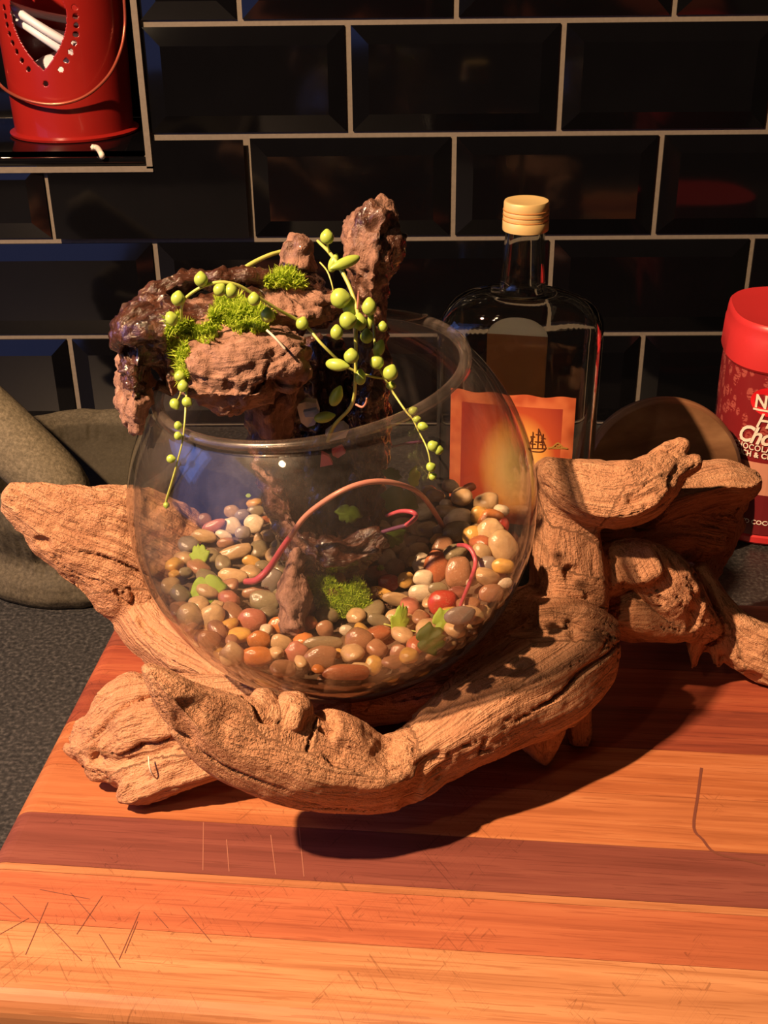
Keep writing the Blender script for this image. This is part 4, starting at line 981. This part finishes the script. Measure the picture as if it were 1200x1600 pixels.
ivy_leaf(595, 890, 7, None, 0, -20, 'leaf'); ivy_leaf(388, 775, 5, .535, 0, -20, 'leaf')

# ------------------------------------------------------------------ litter inside the bowl
tr = empty('paper_scrap', tuple(at(484, 660, .472))); tag(tr, 'crumpled white and pale blue scrap with coral bits behind the bowl rim', 'scrap')
def shard(name, outline, Y, th, mat, parent):
    V = [at(px, py, Y+random.uniform(-.002, .002))-np.array(parent.location) for px, py in outline]; n = len(V)
    V = V+[v+np.array([0, th, 0.0003]) for v in V]
    F = [tuple(range(n)), tuple(range(2*n-1, n-1, -1))]+[(k, k+n, (k+1) % n+n, (k+1) % n) for k in range(n)]
    return obj(name, mesh_np(name, V, F), mat, parent)
shard('white_fold', [(463, 632), (478, 628), (494, 630), (499, 645), (492, 664), (480, 668), (470, 660)], .468, .004, M['white'], tr)
shard('blue_fold', [(474, 644), (494, 640), (499, 647), (492, 652), (477, 652)], .465, .002, M['blue'], tr)
shard('white_fold', [(508, 678), (522, 668), (536, 664), (545, 672), (540, 684), (515, 690)], .470, .004, M['white'], tr)
shard('coral_bit', [(502, 708), (514, 714), (520, 726), (500, 730)], .462, .002, M['coral'], tr)
shard('coral_bit', [(518, 705), (534, 698), (540, 708), (528, 716), (520, 712)], .464, .002, M['coral'], tr)
th = tube('thread', [at(628, 503, .528), at(640, 500, .526), at(655, 498, .524), at(664, 494, .522), at(667, 492, .522), at(660, 492, .521)], 0.00045, M['thread'], None, 6); tag(th, 'loose pale thread sticking up from the back rim of the bowl', 'thread')
tw = tube('twig', [at(417, 516, .441), at(430, 528, .438), at(446, 546, .437)], 0.0005, M['thread'], None, 6); tag(tw, 'tiny dry straw lying on the front lump of the stump', 'twig')
fi = tube('fibre', [at(232, 1182, .414), at(234, 1200, .410), at(240, 1212, .410), at(248, 1219, .412)], 0.00035, M['thread'], None, 6); tag(fi, 'pale curled fibre stuck to the wedge of driftwood at lower left', 'fibre')

# ------------------------------------------------------------------ rum bottle
bt_c = at(812, 560, .66); bx, by = bt_c[0], .66
bot = empty('rum_bottle', (bx, by, 0)); bot.rotation_euler = (0, 0, math.radians(-12)); tag(bot, 'clear flask-shaped liquor bottle with gold cap and orange label behind the bowl', 'bottle')
ztop = at(820, 322, .655)[2]; zcb = at(820, 370, .645)[2]; zsh = at(817, 472, .66)[2]; zed = at(817, 535, .64)[2]; s = m_per_px(bt_c)
HW = 126*s; HD = 0.029
def flask(t):   # t: 1 body .. 0 neck; returns half width, half depth
    return None
prof = [(0.0005, 0.004, .0), (0.9*HW, 0.9*HD, 0.0), (HW, HD, 0.004)]
prof = []
def ring(a, b, z, e): prof.append((a, b, z, e))
ring(HW*.90, HD*.86, 0.0006, 4); ring(HW*.98, HD*.97, 0.002, 4); ring(HW*.99, HD, 0.008, 4)
for k in range(7): ring(HW*(0.99+0.01*k/6), HD, 0.01+(zed-0.01)*k/6, 4)
zn = at(820, 455, .66)[2]; rn0 = 35*s; rn1 = 29*s
for k in range(1, 11):
    a = PI/2*k/10; f = math.cos(a)**0.85; g = math.sin(a)
    ring(rn0+(HW-rn0)*f, rn0+(HD-rn0)*f if HD > rn0 else HD+(rn0-HD)*(1-f), zed+(zn-zed)*g, 4-2*g)
for k in range(1, 6): ring(rn0+(rn1-rn0)*k/5, min(rn0+(rn1-rn0)*k/5, rn0), zn+(zcb-zn)*k/5, 2)
def flaskmesh(prof, inset, name, mat, flip=False):
    n = 64; V, F = [], []
    for (a, b, z, e) in prof:
        a2, b2 = a-inset, b-inset
        for k in range(n):
            t = 2*PI*k/n; c_, s_ = math.cos(t), math.sin(t); x = math.copysign(abs(c_)**(2/e), c_); y = math.copysign(abs(s_)**(2/e), s_); V.append((a2*x, b2*y, z+(inset if z < 0.005 else 0)))
    m = len(prof)
    for i in range(m-1):
        for k in range(n): k2 = (k+1) % n; F.append((i*n+k, i*n+k2, (i+1)*n+k2, (i+1)*n+k))
    F.append(tuple(range(n-1, -1, -1)))
    me = mesh_np(name, V, F)
    if flip: me.flip_normals()
    smooth(me); return me
obj('glass_body', flaskmesh(prof, 0, 'glass_body', None), M['bottle'], bot); obj('glass_inside', flaskmesh(prof, 0.0022, 'glass_inside', None, True), M['bottle'], bot)
cr_ = 35.5*s*0.955
zc1 = ztop+0.002
def capz(f): return zcb+(zc1-zcb)*f
cp = lathe('cap', [(cr_, capz(0)), (cr_*1.01, capz(.05)), (cr_*1.01, capz(.33)), (cr_*.985, capz(.36)), (cr_*1.0, capz(.42)), (cr_, capz(.5)), (cr_*.985, capz(.53)), (cr_, capz(.58)), (cr_, capz(.66)), (cr_*.975, capz(.69)), (cr_*.985, capz(.74)), (cr_*.98, capz(.93)), (cr_*.95, capz(.99)), (cr_*.88, capz(1.0)), (cr_*.8, capz(.985)), (0.0003, capz(.98))], M['cap'], bot, 48)
for f in (.36, .53, .69):
    R_ = [(cr_*.987*math.cos(t), cr_*.987*math.sin(t), capz(f)) for t in np.linspace(0, 2*PI, 49)]
    v, fa = tube_arrays(np.array(R_), 0.0004, 6, False); obj('cap_ring', mesh_np('cap_ring', v, fa), M['capline'], cp)
def on_front(u, z, off=0.0006):      # u in metres across the flask's front face
    e = 4; x = max(-.995, min(.995, u/HW)); y = -(1-abs(x)**e)**(1/e)*HD; return (u, y-off, z)
def front_patch(name, u0, u1, z0, z1, mat, parent, off=0.0006, n=24, wav=0.0, uvs=True, back=False):
    V, F, UV = [], [], []
    for j in range(n+1):
        for i in range(n+1):
            fu, fv = i/n, j/n; x, y, z = on_front(u0+(u1-u0)*fu, z0+(z1-z0)*fv+wav*math.sin(fu*23)*(fv > .99), off)
            if back: y = -y
            V.append((x, y, z)); UV.append((fu, fv, 0))
    for j in range(n):
        for i in range(n): F.append((j*(n+1)+i, j*(n+1)+i+1, (j+1)*(n+1)+i+1, (j+1)*(n+1)+i))
    me = mesh_np(name, V, F); a = me.attributes.new('uvpos', 'FLOAT_VECTOR', 'POINT'); a.data.foreach_set('vector', np.array(UV).ravel()); smooth(me); return obj(name, me, mat, parent)
zl1 = at(860, 612, .635)[2]; zl0 = max(0.02, zl1-0.082)
lab = front_patch('front_label', -0.76*HW, 0.76*HW, zl0, zl1, M['label'], bot, 0.0005, 30, 0.0006); lab['label'] = 'orange front label with a sailing ship and an island'
front_patch('back_label', -0.50*HW, 0.28*HW, zl0-.004, zed-0.014, M['backlab'], bot, 0.0005, 20, 0, True, True)
# arched white top of the back label
V = []; n = 18
for k in range(n+1):
    t = PI*k/n; x, y, z = on_front(-0.11*HW+0.39*HW*math.cos(t), zed-0.015+0.011*math.sin(t), 0.0008); V.append((x, -y, z))
V.append((-0.11*HW, HD+0.0008, zed-0.016)); obj('white_arch', mesh_np('white_arch', V, [(k, k+1, n+1) for k in range(n)]), M['white'], bot)
def ink(name, strokes, wd, mat, parent, u0, z0, sc, off=0.0009):
    V, F = [], []
    for st in strokes:
        P = catmull([(*p, 0) for p in st], 4) if len(st) > 2 else np.array([(*p, 0) for p in st], float)
        T = np.gradient(P, axis=0); N = np.stack([-T[:, 1], T[:, 0]], 1); N /= np.linalg.norm(N, axis=1)[:, None]+1e-9; c = len(V)
        for p, q_ in zip(P, N):
            for sg in (1, -1): V.append(on_front(u0+sc*p[0]+sg*q_[0]*wd/2, z0+sc*p[1]+sg*q_[1]*wd/2, off))
        for i in range(len(P)-1): F.append((c+2*i, c+2*i+1, c+2*i+3, c+2*i+2))
    return obj(name, mesh_np(name, V, F), mat, parent)
zs = zl0+(zl1-zl0)*.50
ink('printed_ship', [[(-3, 0), (-2, -1), (2, -1), (3.5, .6)], [(-3, 0), (3.4, .4)], [(-1.6, 0), (-1.6, 7)], [(.4, 0), (.4, 8.5)], [(2.2, .2), (2.2, 6.5)], [(-2.8, 2), (-.4, 2)], [(-2.4, 5), (-.8, 5)], [(-.8, 3), (1.8, 3)], [(-.6, 6), (1.6, 6)], [(1.2, 2), (3.4, 2)], [(1.4, 4.6), (3.2, 4.6)], [(-2.8, 2), (-2, 3.5), (-2.4, 5)], [(1.6, 3), (2, 4.5), (1.6, 6)], [(.4, 8.5), (3.6, .6)]], 0.0005, M['brown'], lab, 0.0150, zs+0.009, 0.0015)
ink('printed_island', [[(-6, 0), (-3.5, .8), (-2, 2.4), (-.5, 3.4), (1, 2.2), (2.2, .8), (5, 0)], [(-5, .2), (4.5, .2)], [(-1.5, 1.6), (.8, 1.4)]], 0.0009, M['olive'], lab, 0.0275, zs+0.010, 0.0010)
ink('printed_figures', [[(0, 0), (.4, 2.2), (1.6, 3.6)], [(6, 0), (6.6, .8), (7.4, 0)], [(-6, -.2), (-5.6, .6)], [(-6, .9), (-5.5, 1.0)]], 0.0014, M['brown'], lab, 0.0250, zs-0.004, 0.0014)

# ------------------------------------------------------------------ round wooden board standing on edge
dc = at(1035, 712, .715); R_ = 128*m_per_px(dc); th_ = 0.009
prof = [(0.0003, -th_), (R_*.82, -th_), (R_*.84, -th_-.0008), (R_*.93, -th_*.75), (R_*.985, -th_*.3), (R_, .002), (R_*.98, th_*.7), (R_*.93, th_), (0.0003, th_)]
dz = R_*math.cos(math.radians(16))+0.002
dsc = lathe('round_board', prof, M['disc'], None, 96, (dc[0], .715, dz+0.0015)); dsc.rotation_euler = (math.radians(90-16), 0, math.radians(4)); dsc.rotation_euler = (math.radians(-(90+16))+PI, 0, math.radians(3))
tag(dsc, 'round brown wooden board standing on edge between bottle and red jar', 'wooden board')

# ------------------------------------------------------------------ red jar with printed sleeve
jc = at(1221, 700, .762); jx, jy, JR = jc[0], .762, 0.0478
def sq(a, e=2.7): c_, s_ = math.cos(a), math.sin(a); return math.copysign(abs(c_)**(2/e), c_), math.copysign(abs(s_)**(2/e), s_)
jar = empty('hot_chocolate_jar', (jx, jy, 0)); jar.rotation_euler = (0, 0, math.radians(-6)); tag(jar, 'red hot chocolate jar with plastic lid and printed sleeve by the wall', 'jar')
yf = jy-JR
def jz(py): return float(at(1190, py, yf+0.004)[2])
zb1, zl_, ztp = jz(838), jz(590), jz(517)
lathe('base', [(JR*.93, 0.0005), (JR*.985, 0.003), (JR*.985, zb1-.001), (JR*.96, zb1)], M['rlid'], jar, 72, shape=sq)
slv = lathe('sleeve', [(JR*.955, zb1-.001), (JR*.965, zb1+.012), (JR*.965, zl_-.012), (JR*.955, zl_+.001)], M['jar'], jar, 96, shape=sq, caps=(False, False))
lid = lathe('lid', [(JR*.97, zl_), (JR*1.0, zl_+.002), (JR*.985, zl_+.020), (JR*.975, zl_+.021), (JR*.965, ztp-.004), (JR*.955, ztp-.0012), (JR*.93, ztp), (JR*.90, ztp-.0003), (JR*.4, ztp-.0008), (0.0003, ztp-.001)], M['rlid'], jar, 72, shape=sq)
def jar_pt(u, z, off):     # u metres to the right of the front centre line
    a = -PI/2+u/JR; x, y = sq(a); r = JR*.966; return (r*x+off*math.cos(a), r*y+off*math.sin(a), z)
def jar_patch(name, u0, u1, z0, z1, mat, off=0.0004, n=24, shape=None):
    V, F = [], []
    if shape == 'ellipse':
        V.append(jar_pt((u0+u1)/2, (z0+z1)/2, off)); 
        for k in range(48): t = 2*PI*k/48; V.append(jar_pt((u0+u1)/2+(u1-u0)/2*math.cos(t), (z0+z1)/2+(z1-z0)/2*math.sin(t), off))
        F = [(0, 1+k, 1+(k+1) % 48) for k in range(48)]
    else:
        for i in range(n+1): u = u0+(u1-u0)*i/n; V += [jar_pt(u, z0, off), jar_pt(u, z1, off)]
        F = [(2*i, 2*i+2, 2*i+3, 2*i+1) for i in range(n)]
    return obj(name, mesh_np(name, V, F), mat, slv)
def jar_text(name, txt, u0, z0, size, shear=0.0, off=0.0008, bold=0.0, spacing=1.0, mat='ink'):
    cu = bpy.data.curves.new('t', 'FONT'); cu.body = txt; cu.size = size; cu.shear = shear; cu.offset = bold; cu.resolution_u = 3; cu.space_character = spacing
    o = bpy.data.objects.new('t', cu); COL.objects.link(o); dg = bpy.context.evaluated_depsgraph_get(); dg.update()
    me = bpy.data.meshes.new_from_object(o.evaluated_get(dg)); bpy.data.objects.remove(o)
    for v in me.vertices: v.co = jar_pt(u0+v.co.x, z0+v.co.y, off)
    me.name = name; return obj(name, me, M[mat], slv)
def ju(px):                # pixel column -> metres from the front centre line, on the jar's front
    p = at(px, 680, yf+0.004); d = np.array([p[0]-jx, 0]); return float(d[0])+0.006
jar_patch('beige_band', -0.07, 0.07, jz(775), jz(726), M['beige']); jar_patch('maroon_band', -0.07, 0.07, zb1+.001, jz(775), M['darkred'])
c0 = ju(1216)
jar_patch('logo_ellipse', ju(1168), ju(1268), jz(655), jz(607), M['logo'], 0.0005, shape='ellipse')
jar_text('lettering', 'NESTLÉ', ju(1177), jz(641), 0.0125, bold=0.0003); jar_patch('logo_bar', ju(1176), ju(1260), jz(646), jz(643), M['ink'], 0.0008)
jar_text('lettering', 'Hot', ju(1184), jz(671), 0.0140, 0.35, bold=0.0002); jar_text('lettering', 'Chocolate', ju(1150), jz(697), 0.0165, 0.35, bold=0.0004, spacing=0.92)
jar_text('lettering', 'CHOCOLATEY', ju(1144), jz(708), 0.0058, bold=0.0001, spacing=1.1); jar_text('lettering', 'RICH & CREAMY', ju(1154), jz(718), 0.0052, bold=0.0002, spacing=1.1)
jar_text('lettering', 'SWEETENED COCOA', ju(1136), jz(820), 0.0046, bold=0.0001)

# ------------------------------------------------------------------ stone mortar and pestle
mx_, my_ = at(118, 700, .72)[0], .72
zr = 0.071
V, F, m = lathe_arrays([(0.062, 0.0005), (0.080, 0.0015), (0.083, 0.008), (0.080, 0.017), (0.072, 0.022), (0.070, 0.028), (0.075, 0.040), (0.079, 0.055), (0.078, 0.066), (0.076, zr-.001), (0.072, zr+.0005), (0.067, zr-.0005), (0.0625, zr-.008), (0.058, zr-.020), (0.047, zr-.036), (0.026, zr-.045), (0.0005, zr-.047)], 160)
P = np.array(V); r = np.linalg.norm(P[:, :2], axis=1)+1e-9
rough = np.where((P[:, 2] > 0.018) & (P[:, 2] < 0.064) & (r > 0.065), 1.0, 0.25)
me = mesh_np('mortar', P, F+[tuple(range(159, -1, -1))])
bm = bmesh.new(); bm.from_mesh(me); bmesh.ops.subdivide_edges(bm, edges=bm.edges[:], cuts=2, use_grid_fill=True); bm.to_mesh(me); bm.free()
nv = len(me.vertices); P = np.empty(nv*3); me.vertices.foreach_get('co', P); P = P.reshape(-1, 3); N = np.empty(nv*3); me.vertex_normals.foreach_get('vector', N); N = N.reshape(-1, 3)
r = np.linalg.norm(P[:, :2], axis=1); k = sm(.018, .024, P[:, 2])*(1-sm(.058, .066, P[:, 2]))*(r > .06)
P = P+N*(0.0010*fbm(P*70, 2, 4)+0.0012*k*fbm(P*330, 2, 6))[:, None]; at_ = me.attributes.new('cavity_shade', 'FLOAT', 'POINT'); at_.data.foreach_set('value', ((r < 0.0635) & (P[:, 2] > 0.015)).astype(float)); me.vertices.foreach_set('co', P.ravel()); me.update(); smooth(me)  # inner vertices marked for the painted cavity shade
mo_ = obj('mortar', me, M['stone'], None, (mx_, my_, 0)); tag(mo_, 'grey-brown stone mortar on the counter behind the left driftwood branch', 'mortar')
a = at(128, 794, .690); b = at(-110, 570, .72); Q = np.linspace(0, 1, 14)[:, None]*(b-a)+a
rr = np.array([.010, .0165, .0195, .0205, .0210, .0212, .0213, .0213, .0212, .021, .0208, .0205, .020, .019])
V, F = tube_arrays(Q, rr, 32); me = mesh_np('pestle', V, F); smooth(me); pe = obj('pestle', me, M['pestle']); tag(pe, 'stone pestle leaning out of the mortar at the left edge', 'pestle')

# ------------------------------------------------------------------ red bucket in the niche
bp = on(95, 224, NZ); bR = 0.0495; bkx, bky = bp[0], bp[1]+bR*0.98
bk = empty('red_bucket', (bkx, bky, NZ)); tag(bk, 'red enamel bucket with a heart cut-out and wire handle in the niche', 'bucket')
bh = 0.150
def bpx(px, py):   # pixel -> angle and height on the bucket's front
    Y = bky-bR*0.98; p = at(px, py, Y); a = math.asin(max(-.98, min(.98, (p[0]-bkx)/bR))); p = at(px, py, bky-bR*math.cos(a)); return a, p[2]-NZ
hc = bpx(62, 70)
def heart(u, v):   # pixel-like coordinates about the heart's tip; True inside
    x = u; y = v
    return None
tipa, tipz = bpx(68, 110); lefta, topz = bpx(8, 5)
hwid = abs(tipa-bpx(14, 30)[0]); hh = 0.062
def in_heart(a, z):
    x = (a-tipa)/hwid; y = (z-tipz)/0.052
    if y < 0 or y > 1.25: return False
    w_ = (1.02*math.sin(min(1, y/0.78)*PI/2)**0.85) if y < 0.78 else math.sqrt(max(0, 1-((y-0.78)/0.42)**2))*1.02
    if y > 0.92 and abs(x) < (y-0.92)*1.3: return False
    return abs(x) < w_
holes = []
for i in range(9):
    y = -0.22+0.135*i; w_ = 0.26+1.10*min(1, (i)/8.0)**0.75
    if i == 0: holes.append((tipa, tipz-0.010)); continue
    for sgn in (-1, 1): holes.append((tipa+sgn*hwid*(1.02*math.sin(min(1, max(0, (i*0.0062)/0.0405))*PI/2)**0.85+0.30), tipz-0.006+i*0.0062))
na, nz_ = 420, 190; V, F = [], []
for j in range(nz_+1):
    z = bh*j/nz_; rad = bR*(0.955+0.075*j/nz_)
    for i in range(na): t = -PI/2+2*PI*i/na; V.append((rad*math.cos(t), rad*math.sin(t), z))
for j in range(nz_):
    z = bh*(j+.5)/nz_
    for i in range(na):
        t = 2*PI*(i+.5)/na; t = t if t < PI else t-2*PI
        if abs(t) < 1.4 and (in_heart(t, z) or any(((t-h[0])*bR)**2+(z-h[1])**2 < 0.0021**2 for h in holes)): continue
        F.append((j*na+i, j*na+(i+1) % na, (j+1)*na+(i+1) % na, (j+1)*na+i))
me = mesh_np('bucket_wall', V, F); smooth(me); o = obj('bucket_wall', me, M['enamel'], bk); sd = o.modifiers.new('s', 'SOLIDIFY'); sd.thickness = 0.0012; sd.offset = -1
lathe('bucket_base', [(bR*.94, 0.0015), (bR*1.03, 0.0006), (bR*1.045, 0.0025), (bR*.97, 0.004)], M['enamel'], bk, 72)
# wire handle hanging down in front
hp = [(-2, 8), (-2, 130), (30, 152), (85, 164), (135, 155), (175, 118), (192, 70), (194, 20), (192, -30)]
hp = [(-14, -20), (-16, 60), (-8, 120), (25, 150), (80, 163), (130, 152), (168, 120), (188, 80), (195, 40), (194, 0), (190, -40)]
P = []
for px, py in hp:
    Y = bky-bR
    for _ in range(5):
        p = at(px, py, Y); Y = bky-math.sqrt(max((1.12*bR)**2-(p[0]-bkx)**2, (0.30*bR)**2))
    P.append(at(px, py, Y)-np.array(bk.location))
tube('handle', P, 0.0013, M['wire'], bk, 8, 8)
cd = empty('cord_coil', (bkx, bky, NZ+0.03)); tag(cd, 'white cord looped inside the red bucket behind the heart opening', 'cord')
for k, (rr, zz) in enumerate(((0.037, .044), (0.035, .0385), (0.038, .050))):
    P = [(rr*math.cos(t), rr*math.sin(t), zz+0.016*math.cos(t+2.75+0.2*k)+0.004*math.sin(2*t)) for t in np.linspace(0, 2*PI, 41)]
    tube('cord_loop', P, 0.0031, M['cord'], cd, 8, 1)
bm = bmesh.new(); bmesh.ops.create_icosphere(bm, subdivisions=4, radius=1.0); Pn = np.array([v.co[:] for v in bm.verts]); rn = 1+0.16*(1-np.abs(fbm(Pn*2.2, 3, 71)))
for v, q_, r_ in zip(bm.verts, Pn, rn): v.co = (q_[0]*0.034*r_, q_[1]*0.034*r_, 0.033+q_[2]*0.026*r_)
me = bpy.data.meshes.new('plastic_bag'); bm.to_mesh(me); bm.free(); smooth(me); bg = obj('plastic_bag', me, M['cord'], None, (bkx, bky, NZ)); tag(bg, 'crumpled whitish bag at the bottom of the red bucket under the cord', 'bag')
dp = on(152, 232, NZ); dr = tube('sealant_drip', [dp+np.array([-0.004, 0.0, 0.001]), dp+np.array([0.001, -0.003, 0.0008]), at(158, 240, WALL_Y-0.006), at(160, 245, WALL_Y-0.006)], 0.0022, M['sealant'], None, 8); tag(dr, 'white sealant drip on the niche edge under the bucket', 'sealant drip')
